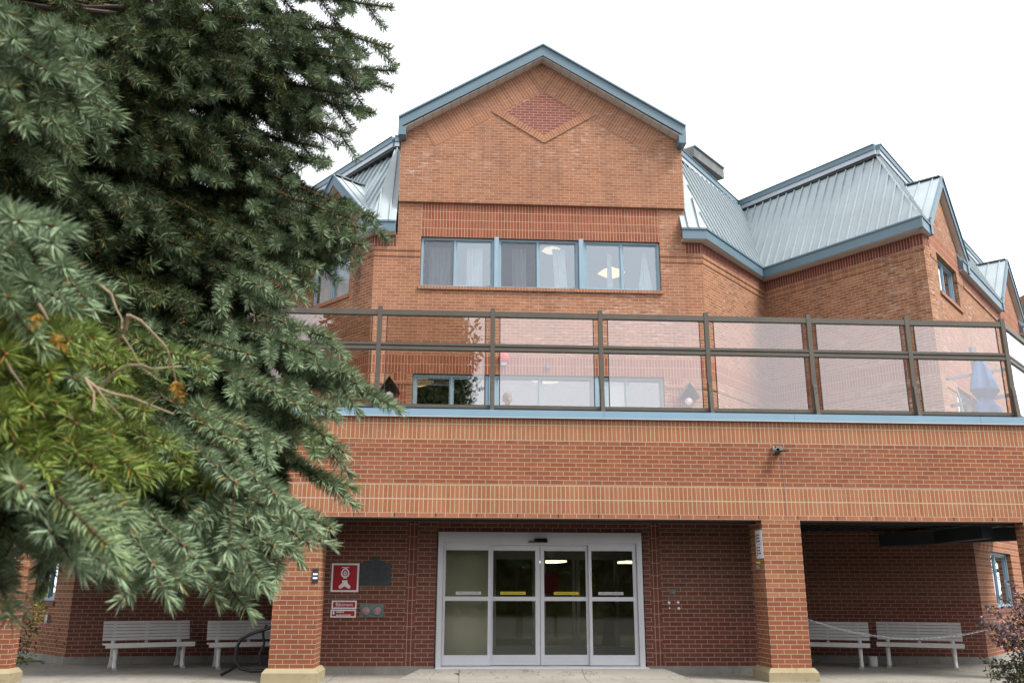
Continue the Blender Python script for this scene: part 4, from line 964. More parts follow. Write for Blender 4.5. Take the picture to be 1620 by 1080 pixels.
# ------------------------------------------------------------------ furled parasol and frame on the terrace
rt = empty('parasol', (9.35, 1.9, ZF), 'furled blue parasol standing on the terrace behind the last glass panels', 'parasol'); O = tuple(rt.location)
bx, by = 9.55, 1.95
mb = MB(); mb.bar((bx, by, ZF), (bx, by, 5.72), .09, .09, (0, 1, 0)); mb.build('mast', 'grey_metal', rt, O)
mb = MB(); n = 14; prof = [(.03, 5.55), (.10, 5.35), (.19, 5.05), (.23, 4.86), (.12, 4.70), (.20, 4.55), (.27, 4.28), (.22, 4.05), (.1, 3.95)]
rings = []
for r_, z in prof: rings.append([(bx + .06 + r_ * (1 + .28 * math.sin(3 * a + z * 2.1)) * math.cos(a), by - .08 + r_ * (1 + .25 * math.cos(4 * a + z)) * math.sin(a), z + .02 * math.sin(2 * a)) for a in [2 * math.pi * k / 20 for k in range(20)]])
for i in range(len(rings) - 1):
    for k in range(20): mb.face([rings[i + 1][k], rings[i + 1][(k + 1) % 20], rings[i][(k + 1) % 20], rings[i][k]], 0, sm=True)
mb.build('canopy', 'fabric_blue', rt, O)
mb = MB(); mb.bar((8.95, 1.9, 5.08), (10.4, 2.0, 5.36), .05, .07, (0, 1, 0)); mb.build('arm', 'grey_metal', rt, O)
mb = MB(); mb.bar((8.98, 1.9, 4.58), (10.4, 2.0, 4.86), .06, .11, (0, 1, 0)); mb.build('arm', 'grey_metal', rt, O)
mb = MB(); mb.tube([(9.55, 1.95, 5.48), (9.98, 1.95, 5.38), (9.72, 1.95, 4.98)], .014, 6); mb.build('strut', 'grey_metal', rt, O)
for p, q in (((9.10, 1.9, 5.0), (9.2, 1.8, 4.0)), ((9.5, 1.95, 4.95), (9.3, 1.6, 3.9)), ((9.45, 1.95, 4.9), (9.15, 1.9, 3.9))): mb = MB(); mb.tube([p, q], .008, 5); mb.build('guy_rope', 'white_paint', rt, O)

# ------------------------------------------------------------------ chain, can, tubular frame
mb = MB(); A_, B_ = Vector((5.215, .30, .90)), Vector((8.63, .30, .86)); n = 92
def cpt(t): p = A_.lerp(B_, t); p.z -= 1.18 * t * (1 - t); return p
for k in range(n):
    p, q = cpt(k / n), cpt((k + 1.25) / n); d = (q - p); c = (p + q) / 2; d.normalize(); s_ = Vector((0, 1, 0)) if k % 2 else d.cross(Vector((0, 1, 0))).normalized()
    L_ = (q - p).length / 2
    lp = [c + d * L_ * math.cos(a) + s_ * .013 * math.sin(a) for a in [2 * math.pi * i / 8 for i in range(8)]]
    mb.tube(lp + [lp[0]], .0042, 4, cap=False)
tag(mb.build('chain', 'grey_metal', None), 'grey link chain sagging from the right pillar across the benches', 'chain')
rt = empty('metal_can', (7.38, 2.75, 0), 'small white metal can on the porch floor between the right benches', 'can')
mb = MB(); mb.lathe([(0, 0), (.075, 0), (.08, .01), (.08, .165), (.084, .17), (.076, .172), (.074, .05), (0, .05)], (0, 0, 0), (0, 0, 1), 20); mb.build('body', 'white_paint', rt)
rt = empty('tubular_frame', (-3.3, 1.5, 0), 'black tubular metal frame with a wheel beside the left pillar', 'metal frame'); O = tuple(rt.location)
mb = MB(); mb.tube([(-2.75, 1.3, .06), (-3.25, 1.3, .05), (-3.42, 1.3, .09), (-3.50, 1.3, .2), (-3.50, 1.3, .40), (-3.45, 1.3, .52), (-3.30, 1.3, .60), (-3.05, 1.3, .68), (-2.85, 1.3, .76)], .026, 10); mb.build('loop_tube', 'dark_metal', rt, O)
mb = MB(); mb.tube([(-3.49, 1.3, .13), (-3.56, 1.15, .06), (-3.63, 1.0, .022)], .024, 8); mb.build('foot', 'dark_metal', rt, O)
mb = MB(); mb.tube([(-3.07, 1.35, .74), (-3.12, 1.35, .62), (-3.1, 1.4, .45), (-3.16, 1.4, .28), (-3.12, 1.4, .12)], .02, 8); mb.build('stay', 'dark_metal', rt, O)
mb = MB(); mb.tube([(-2.86 + .0 * math.cos(a), 1.45 + .16 * math.cos(a), .24 + .17 * math.sin(a)) for a in [2 * math.pi * k / 16 for k in range(17)]], .03, 8, cap=False); wh = mb.build('wheel', 'black', rt, O)
mb = MB(); mb.lathe([(.03, -.02), (.12, -.01), (.12, .01), (.03, .02)], (-2.86, 1.45, .24), (1, 0, 0), 16); mb.build('hub', 'alu_dark', wh)
# leaf litter on the ramp
mb = MB(); random.seed(5)
for k in range(7):
    c = Vector((-.02 + random.uniform(-.05, .06), .70 + random.uniform(-.05, .05), .062)); a = random.uniform(0, 6.3); e1 = Vector((math.cos(a), math.sin(a), .2)) * .035; e2 = Vector((-math.sin(a), math.cos(a), .3)) * .02
    mb.face([c - e1, c + e2, c + e1, c - e2])
tag(mb.build('dead_leaves', 'maroon', None), 'few curled brown leaves on the concrete before the door', 'leaves', kind='stuff')

# ------------------------------------------------------------------ foliage helpers (numpy)
rng = np.random.default_rng(11)
def np_mesh(name, V, F, tint, mat, parent=None, smooth=False):
    """V (n,3) float, F (m,k) int with constant k, tint (n,3) per vertex"""
    me = bpy.data.meshes.new(name); n, m, k = len(V), len(F), F.shape[1]
    me.vertices.add(n); me.vertices.foreach_set('co', V.astype(np.float32).ravel())
    me.loops.add(m * k); me.loops.foreach_set('vertex_index', F.astype(np.int32).ravel())
    me.polygons.add(m); me.polygons.foreach_set('loop_start', np.arange(0, m * k, k, dtype=np.int32))
    try: me.polygons.foreach_set('loop_total', np.full(m, k, dtype=np.int32))
    except Exception: pass
    me.update(calc_edges=True)
    ca = me.color_attributes.new('tint', 'FLOAT_COLOR', 'POINT'); c = np.ones((n, 4), np.float32); c[:, :3] = tint; ca.data.foreach_set('color', c.ravel())
    if smooth: me.polygons.foreach_set('use_smooth', np.ones(m, bool))
    me.materials.append(M[mat]); o = bpy.data.objects.new(name, me); COL.objects.link(o); o.parent = parent; return o
def unit(a): return a / np.maximum(np.linalg.norm(a, axis=-1, keepdims=True), 1e-9)
def perp(d):
    ref = np.where(np.abs(d[:, 2:3]) > .9, np.array([[1., 0, 0]]), np.array([[0, 0, 1.]])); a = unit(np.cross(d, ref)); return a, np.cross(a, d)
def tubes(P, Q, r0, r1, n=4):
    """one tapered prism per segment"""
    P, Q = np.asarray(P, float), np.asarray(Q, float); d = unit(Q - P); a, b = perp(d); m = len(P); V = []; r0 = np.broadcast_to(np.asarray(r0, float), (m,)); r1 = np.broadcast_to(np.asarray(r1, float), (m,))
    for C_, r in ((P, r0), (Q, r1)):
        for k in range(n): t = 2 * math.pi * k / n; V.append(C_ + (a * math.cos(t) + b * math.sin(t)) * r[:, None])
    V = np.stack(V, 1).reshape(-1, 3); base = (np.arange(m) * 2 * n)[:, None]
    F = np.concatenate([base + np.array([[k, (k + 1) % n, n + (k + 1) % n, n + k]]) for k in range(n)], 0); return V, F

# ------------------------------------------------------------------ the blue spruce
TRX, TRY = -2.6, -10.05
spruce = empty('blue_spruce', (TRX, TRY, -.4), 'large blue green spruce with drooping boughs filling the left side, close to the viewer', 'tree')
SO = np.array([TRX, TRY, -.4])
e_ = np.array(EYE); r_ = np.array(RT); u_ = np.array(UP); f_ = np.array(FWD)
def at(px, py, dist):
    d = f_ + r_ * (px - 810) / FPX - u_ * (py - 540) / FPX; return e_ + unit(d) * dist
# boughs: tip position, how far it droops, tint (0 blue green .. 1 yellow green)
TIPS = [(628,12,3.2,0),(600,-30,3.3,0),(625,78,3.0,0),(632,112,3.05,0),(628,140,3.1,0),(575,95,2.9,0),(600,180,3.0,0),(560,212,2.9,0),(520,235,2.9,0),(528,262,2.8,0),
 (480,305,2.8,0),(470,240,2.7,0),(600,345,2.55,0),(560,398,2.5,0),(535,415,2.5,.1),(490,352,2.5,0),(480,395,2.4,.1),(465,440,2.25,0),(455,472,2.3,0),(425,455,2.2,0),
 (400,375,2.3,.2),(530,535,2.05,0),(505,560,2.0,0),(560,590,2.0,0),(566,594,1.95,0),(572,607,1.95,0),(560,650,1.9,0),(585,362,2.5,0),(560,345,2.45,.1),(530,378,2.4,.1),(500,392,2.4,.1),(508,425,2.35,.1),(585,388,2.45,0),(545,400,2.45,0),(545,690,1.9,.2),(575,715,1.95,0),(500,640,1.9,.1),
 (470,700,1.8,0),(560,770,2.0,0),(540,760,2.0,.2),(555,835,1.85,0),(520,870,1.85,0),(500,890,1.9,0),(465,880,1.7,0),(445,800,1.55,0),(470,785,1.5,0),(405,765,1.5,0),(380,700,1.6,.2),
 (420,885,1.5,0),(395,965,1.75,.1),(350,950,1.8,.2),(290,965,1.4,0),(300,880,1.4,0),(250,925,1.35,0),(205,905,1.4,0),(165,925,1.8,.2),(120,875,1.2,0),(90,845,1.15,0),(25,785,1.15,.1),(130,835,1.3,0),(200,935,1.45,0),(330,940,1.6,0),(375,945,1.7,.1),(60,785,1.15,0),
 (30,60,1.5,0),(95,45,1.55,0),(130,60,1.7,0),(125,105,1.7,0),(20,140,1.5,.1),(60,150,1.8,.2),(35,350,1.15,0),(90,385,1.25,0),(60,450,1.25,0),(20,470,1.2,.2),
 (125,600,1.35,.2),(60,560,1.4,1),(20,600,1.4,1),(95,500,1.5,1),(160,560,1.6,.9),(80,660,1.45,1),(200,640,1.7,.8),(30,700,1.2,.9),(140,700,1.5,.9),(240,700,1.7,.9),(110,770,1.25,.2),(40,770,1.1,.3),(190,770,1.4,.5),
 (280,560,1.8,.6),(300,650,1.8,.7),(330,600,2.0,.5),(400,560,2.0,.1),(440,620,1.9,.1),
 (210,310,2.1,0),(170,290,2.1,.1),(310,200,2.4,0),(350,150,2.5,0),(400,100,2.6,0),(420,60,2.7,.1),(470,40,2.8,.1),
 (220,40,2.4,.2),(180,110,2.3,.2),(500,30,3.0,0),(540,60,3.0,0),(560,150,3.0,0),
 (130,880,1.7,.2),(230,830,1.6,.3),(300,790,1.6,.3),(350,830,1.6,.1),(90,720,1.7,.8),(220,590,1.9,.7),(430,930,2.0,.1),(350,880,2.0,.2),(260,880,2.0,.2)]
segP, segQ, segR = [], [], []          # wood
shP, shD, shL, shT, shW, shA = [], [], [], [], [], []   # shoots: base, direction, length, tint, width scale, needle age plus painted shade
def bough(tip, tint, root=None, zone=1.05, dens=1.0, ws=1.0, side=1.0, shade=0.0):
    T = np.array(tip, float)
    out = T[:2] - np.array([TRX, TRY]); L = np.linalg.norm(out)
    root = np.array([TRX, TRY, T[2] + .15 + .36 * L + rng.uniform(-.1, .15)]) if root is None else root
    mid = root * .45 + T * .55; mid[2] = max(root[2], T[2]) * .6 + min(root[2], T[2]) * .4 - .10 * L * rng.uniform(.2, 1)
    n = 26; t = np.linspace(0, 1, n)[:, None]; C = (1 - t) ** 2 * root + 2 * t * (1 - t) * mid + t ** 2 * T
    wob = rng.normal(0, .010, (n, 3)).cumsum(0) * (t * (1 - t) * 2); C = C + wob
    LL = np.linalg.norm(np.diff(C, axis=0), axis=1); S = np.concatenate([[0], LL.cumsum()]); tot = S[-1]
    for i in range(n - 1): segP.append(C[i]); segQ.append(C[i + 1]); segR.append(.0035 + .020 * (1 - S[i] / tot) ** 1.3 * min(1.2, tot))
    def pos(s): s = min(max(s, 0), tot); i = min(np.searchsorted(S, s, 'right') - 1, n - 2); k = (s - S[i]) / max(LL[i], 1e-6); return C[i] * (1 - k) + C[i + 1] * k, unit(C[i + 1] - C[i])
    z0 = max(.1, tot - zone)
    s = z0
    def shoot(p, d, l, age): shP.append(p); shD.append(d); shL.append(l); shT.append(tint); shW.append(ws); shA.append(min(1, age + shade))  # last term paints crown shadow into the needles, on top of age
    while s < tot - .005:                                      # needles on the leader itself
        p, d = pos(s); l = min(.07, tot - s); shoot(p, d, l, min(1, max(0, (tot - s - .12) * 3))); s += l
    s = z0; sg = 1
    while s < tot - .05:
        p, d = pos(s); rem = tot - s; hz = unit(np.cross(d, [0, 0, 1.])) * sg
        tl = side * min(.46, .10 + rem * .45) * rng.uniform(.6, 1.15); ang = rng.uniform(.6, 1.0)
        dd = unit(d * math.cos(ang) + hz * math.sin(ang) * rng.uniform(.5, 1) + np.array([0, 0, rng.uniform(-.75, .15)])); q = p.copy(); step = .09
        st_ = int(max(1, round(tl / step))); droop = rng.uniform(.04, .22)
        for j in range(st_):
            nd = unit(dd + np.array([0, 0, -droop * (1 if j < st_ * .55 else -1.0)]) + rng.normal(0, .05, 3)); q2 = q + nd * step; last = j == st_ - 1
            segP.append(q); segQ.append(q2); segR.append(.0024)
            shoot(q, nd, step * (1.25 if last else 1), 0 if last else .45 + .5 * (1 - j / st_))
            if j < st_ - 1:
                for s2 in (-1, 1):
                    if rng.random() < .74 * dens:
                        h2 = unit(np.cross(nd, [0, 0, 1.])) * s2; a2 = rng.uniform(.6, .95); sl_ = (.055 + .022 * (st_ - j)) * rng.uniform(.7, 1.15); sl_ = min(sl_, .13)
                        d2 = unit(nd * math.cos(a2) + h2 * math.sin(a2) + np.array([0, 0, rng.uniform(-.7, .25)])); d3 = unit(d2 + np.array([0, 0, rng.uniform(-.1, .35)]) + nd * .25)
                        m2 = q2 + d2 * sl_ * .5; segP.extend([q2, m2]); segQ.extend([m2, m2 + d3 * sl_ * .5]); segR.extend([.0017, .0015])
                        ag = rng.uniform(0, .35); shoot(q2 + d2 * .008, d2, sl_ * .5, ag + .25); shoot(m2, d3, sl_ * .5, ag)
            q, dd = q2, nd
        s += rng.uniform(.07, .12) / dens; sg = -sg
for (px, py, dist, tn) in TIPS:
    low = max(0, py - 840) / 130
    bough(at(px - 6 - (24 if py > 630 and px > 380 else 0), py - (48 + (22 if px < 130 else 0)) * low, dist), tn, zone=.80 if dist > 1.6 else .62, dens=.92, side=.80 - .36 * min(low, 1), shade=(.66 if px < 480 else .36) if (py < 440 and dist > 2) else (.28 if py < 300 else .0))  # upper boughs tinted darker to paint in their backlit shade
# inner and rear boughs: whorls all round the trunk, kept inside the outline seen from the front
for (px, py, dist) in [(290,390,2.3),(260,330,2.3),(340,380,2.4),(390,200,2.8),(380,290,2.8),(330,280,2.7),(300,60,2.6),(240,130,2.6),(200,200,2.6),(150,430,2.3),(470,170,2.9),(310,480,2.2),(380,640,2.0),(430,290,2.8),(350,520,2.2),(430,540,2.2),(450,130,2.9),(260,470,2.1),(170,380,2.3),(60,260,2.3),(120,220,2.4),(230,260,2.5),(410,420,2.4),(300,330,2.6),(420,350,2.6),(350,100,2.8),(190,60,2.6),(270,210,2.6),(460,80,3.0),(520,110,3.1),(90,300,2.3),(140,330,2.4),(400,480,2.3),(340,450,2.4),(320,700,2.0),(400,690,2.0),(440,730,2.0)]:
    bough(at(px, py, dist), rng.uniform(0, .4), zone=.9, dens=.9, side=.9, ws=1.25, shade=.7)  # shade inside the crown painted into these needles
for (px, py, dist) in [(40,520,1.3),(110,540,1.3),(10,560,1.2),(80,590,1.25),(150,630,1.35),(50,640,1.2),(120,670,1.25),(10,660,1.15),(180,690,1.4),(70,715,1.2),(230,650,1.5),(260,700,1.5),(150,740,1.3),(290,740,1.55),(210,740,1.4),(330,770,1.6),(30,750,1.15)]:
    bough(at(px, py, dist), rng.uniform(.7, 1), zone=.5, dens=.9, side=.7)
nv = len(shP)
def pix(p):
    d = np.array(p) - e_; z = d @ f_; return (810 + FPX * (d @ r_) / z, 540 - FPX * (d @ u_) / z) if z > .05 else (-999, 0)
LY, LX = [-400, 0, 200, 300, 400, 480, 560, 700, 800, 830, 860, 2000], [570, 570, 520, 460, 500, 410, 450, 480, 440, 340, -900, -900]
zz = 1.25
while zz < 9.2:
    rad = 2.35 if zz < 4.6 else 2.5 * (9.9 - zz) / 5.3; rad = max(rad, .25)
    for k in range(13 if zz < 4.5 else 15):
        a = rng.uniform(0, 2 * math.pi); dirv = np.array([math.cos(a), math.sin(a)])
        rr = rad * rng.uniform(.55, 1.0)
        toward = dirv @ unit(e_[:2] - np.array([TRX, TRY])); right = dirv @ unit(np.array([1., .06]))
        if toward > .5 and zz < 5: rr = min(rr, 1.5)
        T = np.array([TRX + dirv[0] * rr, TRY + dirv[1] * rr, zz - .18 * rr + rng.uniform(-.05, .05)])
        q_ = pix(T + np.array([0, 0, -.12]))
        if q_[0] > -700 and q_[0] > np.interp(q_[1], LY, LX): continue
        if np.linalg.norm(T - e_) < 1.5: continue
        bough(T, rng.uniform(.35, .9), zone=rr * .8, dens=.62, ws=2.1, side=1.15)
    zz += .17
shP, shD, shL, shT, shW, shA = map(np.array, (shP, shD, shL, shT, shW, shA))
def needles(P, D, L, T, W, A, per_m, nl=1.0):
    cnt = np.maximum(4, (per_m / W ** 1.35 * L).astype(int)); idx = np.repeat(np.arange(len(P)), cnt); n = len(idx)
    off = np.concatenate([[0], cnt.cumsum()[:-1]]); k = np.arange(n) - off[idx]; t = (k + rng.random(n)) / cnt[idx]
    a, b = perp(D); th = k * 2.39996 + rng.uniform(-.5, .5, n); rad = a[idx] * np.cos(th)[:, None] + b[idx] * np.sin(th)[:, None]
    elev = rng.uniform(.85, 1.35, n) * (1 - .55 * (t > .84) * (A[idx] < .3)); d = D[idx] * np.cos(elev)[:, None] + rad * np.sin(elev)[:, None]; d[:, 2] += .10; d = unit(d)
    ln = nl * rng.uniform(.020, .029, n) * (.75 + .25 * W[idx]); base = P[idx] + D[idx] * (L[idx] * t)[:, None]
    side = unit(np.cross(d, rng.normal(0, 1, (n, 3)))) * (.00115 * W[idx] ** 1.1)[:, None]
    curve = D[idx] * (.25 * ln)[:, None]
    mid = base + d * (ln * .55)[:, None]; tip = base + d * ln[:, None] + curve * .35
    V = np.stack([base - side * .7, base + side * .7, mid + side, tip, mid - side], 1).reshape(-1, 3)
    F = np.arange(n * 5).reshape(n, 5)[:, [0, 1, 2, 3, 4]]
    tt = np.clip(T[idx] + rng.normal(0, .08, n), 0, 1)[:, None]
    tipn = t[:, None]
    c0 = np.array([.275, .365, .225]); c1 = np.array([.225, .295, .055]); c = c0 * (1 - tt) + c1 * tt; ag = np.clip(A[idx] + rng.normal(0, .1, n), 0, 1)[:, None]; c = c * (1 - ag) + ag * np.array([.030, .046, .014])  # dark end: old needles, deepened to stand for crown shade
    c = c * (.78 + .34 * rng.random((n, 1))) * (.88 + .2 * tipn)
    y = rng.random(n) < .012 * (1 + 4 * tt[:, 0]); c[y] = np.array([.30, .17, .03]) * rng.uniform(.7, 1.1, (y.sum(), 1))
    return V, F, np.repeat(c, 5, 0)
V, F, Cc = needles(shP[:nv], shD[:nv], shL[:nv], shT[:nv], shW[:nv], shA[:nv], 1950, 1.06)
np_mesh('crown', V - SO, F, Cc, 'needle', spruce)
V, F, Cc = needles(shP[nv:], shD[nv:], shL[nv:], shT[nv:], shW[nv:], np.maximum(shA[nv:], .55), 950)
np_mesh('inner_crown', V - SO, F, Cc * np.array([.5, .5, .45]), 'needle', spruce)  # tint multiplied down, the crown's inner shade put into the colour
sp_, sq_, sr_ = map(np.array, (segP, segQ, segR)); V, F = tubes(sp_, sq_, sr_, sr_ * .9, 4)
cw = np.where(np.repeat(sr_, 8)[:, None] > .006, np.array([[.085, .065, .05]]), np.array([[.13, .08, .045]])); np_mesh('branches', V - SO, F, cw, 'twig', spruce)
# buds at the shoot tips
bi = shA[:nv] < .25; bi &= rng.random(nv) < .6; P = shP[:nv][bi] + shD[:nv][bi] * (shL[:nv][bi] - .002)[:, None]; D = shD[:nv][bi]; V, F = tubes(P, P + D * .008, .0032, .001, 5)
np_mesh('buds', V - SO, F, np.full((len(V), 3), (.30, .13, .04)), 'twig', spruce)
mb = MB(); pts = [(0, 0, 0), (.02, .01, 1.5), (0, .02, 3.5), (-.02, 0, 6), (0, 0, 8.5), (0, 0, 10)]; mb.tube(pts, [.20, .165, .13, .09, .04, .01], 14); mb.build('trunk', 'bark', spruce)
# bare bent twigs in front
def bare(pts, d, r):
    mb = MB(); q = [tuple(at(x, y, d + dz) - SO) for x, y, dz in pts]; mb.tube(q, [r * (1 - .55 * i / (len(q) - 1)) for i in range(len(q))], 6); return mb
bt = [([(203, 498, 0), (222, 507, 0), (245, 530, .01), (262, 548, .01), (272, 575, .02), (279, 607, .03)], .0036), ([(203, 498, 0), (198, 520, .01), (186, 540, .03), (168, 556, .08)], .0048),
      ([(160, 452, .05), (176, 465, .03), (184, 488, .02), (193, 505, .01), (193, 520, 0)], .003), ([(160, 610, .02), (180, 590, .01), (205, 577, 0), (225, 577, 0), (240, 583, .02), (287, 579, .05)], .0034),
      ([(133, 598, 0), (150, 612, 0), (175, 622, .01), (206, 628, .02), (236, 640, .04), (275, 655, .06)], .0048), ([(135, 600, 0), (148, 620, -.01), (149, 652, -.02)], .0036), ([(152, 613, 0), (170, 638, .0), (195, 662, .03)], .003),
      ([(236, 640, .04), (243, 630, .03), (252, 628, .02)], .003), ([(60, 480, .0), (68, 492, 0), (76, 506, .0)], .0045), ([(0, 560, 0), (20, 590, 0), (45, 625, .02), (70, 660, .04)], .004), ([(193, 530, .0), (210, 555, 0), (222, 580, .0), (258, 606, .02)], .0022)]
M['dead_twig'] = plain('dead_twig', (.27, .20, .13), .85, 0, .25, 60)
for pts, r in bt: bare(pts, 1.22, r * .55).build('dead_twig', 'dead_twig', spruce)
# orange dying needles on some of them
oP, oD, oL = [], [], []
for x, y, dx, dy, l in ((279, 603, 4, 20, .022), (60, 495, -4, 12, .014), (78, 530, 12, 10, .018)):
    p = at(x, y, 1.2); q = at(x + dx, y + dy, 1.2); oP.append(p); oD.append(unit(q - p)); oL.append(l)
V, F, Cc = needles(np.array(oP), np.array(oD), np.array(oL), np.zeros(len(oP)), np.ones(len(oP)), np.zeros(len(oP)), 1800, .45)
np_mesh('dying_needles', V - SO, F, np.full((len(V), 3), (.36, .20, .04)) * rng.uniform(.6, 1.2, (len(V), 1)), 'needle', spruce)

# ------------------------------------------------------------------ leafy trees and shrubs
def leaves(centers, size, col, var=.3, hang=.0):
    n = len(centers); d = unit(rng.normal(0, 1, (n, 3)) + np.array([0, 0, -hang])); a, b = perp(d); s = size * rng.uniform(.7, 1.2, n)[:, None]
    th = rng.uniform(0, 6.28, n)[:, None]; a, b = a * np.cos(th) + b * np.sin(th), b * np.cos(th) - a * np.sin(th)
    fold = d * s * .22
    V = np.stack([centers - a * s, centers - a * s * .2 + b * s * .42 + fold, centers + a * s, centers - a * s * .2 - b * s * .42 + fold], 1).reshape(-1, 3); F = np.arange(4 * n).reshape(n, 4)
    c = np.array(col)[rng.integers(0, len(col), n)] * rng.uniform(1 - var, 1 + var, (n, 1)); return V, F, np.repeat(c, 4, 0)
def leaf_tree(name, loc, h, r, label, cat='tree', group=None, n=9000, leaf=.16, col=((.05, .09, .02), (.08, .13, .03)), trunk_h=.3, clumps=60, rz=None, tr=.2):
    root = empty(name, loc, label, cat, group); rz = rz or h * (1 - trunk_h) / 2
    cc = unit(rng.normal(0, 1, (clumps, 3))) * rng.uniform(.25, 1, (clumps, 1)) ** .5 * np.array([r, r, rz]) + np.array([0, 0, h - rz])
    idx = rng.integers(0, clumps, n); P = cc[idx] + rng.normal(0, 1, (n, 3)) * r * .17
    V, F, Cc = leaves(P, leaf, col); np_mesh('crown', V, F, Cc, 'leaf', root)
    mb = MB(); mb.tube([(0, 0, -.4), (.05, 0, h * .35), (0, .05, h * .8)], [tr, tr * .7, tr * .2], 10)
    for k in range(0, clumps, max(1, clumps // 14)): p = cc[k]; mb.tube([(0, 0, h * .3), tuple(p * .5 + np.array([0, 0, h * .2])), tuple(p)], [tr * .4, tr * .22, tr * .06], 6)
    mb.build('trunk', 'bark', root); return root
# the tree across the drive that shows in the glass, and a wood behind the viewer
leaf_tree('broadleaf_tree', (-3.7, -34, 0), 21, 3.7, 'tall broad tree across the drive, mirrored in the left glass panels', n=60000, leaf=.26, clumps=110, rz=8.5, tr=.35, col=((.035, .06, .015), (.06, .09, .02)))
leaf_tree('broadleaf_tree', (27.5, 17.5, 0), 7.6, 2.6, 'sunlit yellow green tree glimpsed beyond the terrace at the far right', n=9000, leaf=.13, clumps=40, rz=3, col=((.16, .17, .04), (.10, .13, .03)))
n = 60000; ang = rng.uniform(-1.5, 1.5, n); rr = rng.uniform(34, 46, n); xw = np.sin(ang) * rr * 1.25; yw = -13 - np.cos(ang) * rr
hh = 8.0 + 1.2 * np.sin(ang * 9) + 1.2 * np.sin(ang * 23 + 1) + rng.normal(0, .5, n); P = np.stack([xw, yw, rng.random(n) ** .8 * hh - .4], 1)
V, F, Cc = leaves(P, .75, ((.03, .05, .015), (.05, .075, .02), (.06, .07, .03)))
tag(np_mesh('woodland', V, F, Cc, 'leaf'), 'dark belt of trees across the drive, behind the viewer', None, None, 'stuff')
# purple leaved shrub, lower right
sh = empty('purple_shrub', (8.0, -1.5, -.15), 'purple leaved shrub with green lower sprays at the right edge of the porch', 'shrub'); SH = np.array([8.0, -1.5, -.15])
mb = MB(); tipsS = []
for (x, y, kind) in [(1548, 978, 0), (1562, 958, 0), (1590, 950, 0), (1600, 925, 0), (1612, 955, 0), (1580, 1000, 0), (1565, 1008, 0), (1600, 1010, 0), (1595, 985, 0), (1575, 985, 0), (1618, 990, 0), (1560, 1045, 1), (1568, 1062, 1), (1585, 1050, 1), (1600, 1042, 1), (1595, 1070, 1), (1615, 1058, 1), (1610, 1078, 1), (1630, 1000, 0), (1640, 960, 0), (1640, 1050, 1), (1650, 1020, 0), (1665, 980, 0), (1622, 1030, 0), (1575, 1070, 1), (1690, 1000, 0), (1700, 960, 0), (1630, 1085, 1)]:
    d = f_ + r_ * (x - 810) / FPX - u_ * (y - 540) / FPX; Y_ = -1.5 + rng.uniform(-.25, .3); T = e_ + d * ((Y_ - e_[1]) / d[1]) - SH
    B0 = np.array([rng.uniform(-.05, .1), rng.uniform(-.1, .1), 0]); M1 = B0 * .4 + T * .6 + np.array([.06, 0, .12]); tipsS.append((T, M1, kind)); mb.tube([tuple(B0), tuple(M1), tuple(T)], [.012, .007, .003], 6)
mb.build('stems', 'bark', sh)
PP, KK = [], []
for T, M1, kind in tipsS:
    for k in range(85): t = rng.uniform(.25, 1.05); PP.append(M1 + (T - M1) * t + rng.normal(0, .045, 3)); KK.append(kind)
PP, KK = np.array(PP), np.array(KK)
V, F, Cc = leaves(PP[KK == 0], .034, ((.14, .085, .11), (.20, .13, .16), (.06, .045, .045), (.09, .075, .05)), .35); V2, F2, C2_ = leaves(PP[KK == 1], .032, ((.06, .07, .03), (.10, .09, .05), (.05, .045, .03)), .35)
np_mesh('leaves', np.concatenate([V, V2]), np.concatenate([F, F2 + len(V)]), np.concatenate([Cc, C2_]), 'leaf', sh)
# low plants by the left corner wall
lp = empty('leafy_shrub', (-8.0, 3.2, 0), 'dark green leafy shrub against the left corner wall, beside the far pillar', 'shrub')
P = rng.normal(0, 1, (1400, 3)) * np.array([.35, .2, .3]) + np.array([.0, 0, .45]); P = P[P[:, 2] > .02]; V, F, Cc = leaves(P, .035, ((.04, .07, .02), (.10, .13, .02), (.05, .06, .02))); np_mesh('foliage', V, F, Cc, 'leaf', lp)
mb = MB()
for k in range(9): a = rng.uniform(0, 6.28); mb.tube([(0, 0, 0), (.15 * math.cos(a), .1 * math.sin(a), .4), (.3 * math.cos(a), .2 * math.sin(a), .8)], [.012, .008, .003], 5)
mb.build('stems', 'bark', lp)
# yellowing vine leaves behind the far left pillar
P = rng.normal(0, 1, (160, 3)) * np.array([.05, .04, .28]) + np.array([-6.27, .5, 1.15]); V, F, Cc = leaves(P, .03, ((.25, .27, .02), (.12, .16, .02)))
tag(np_mesh('climbing_vine', V, F, Cc, 'leaf'), 'yellow green climbing leaves along the inner edge of the far left pillar', 'vine')

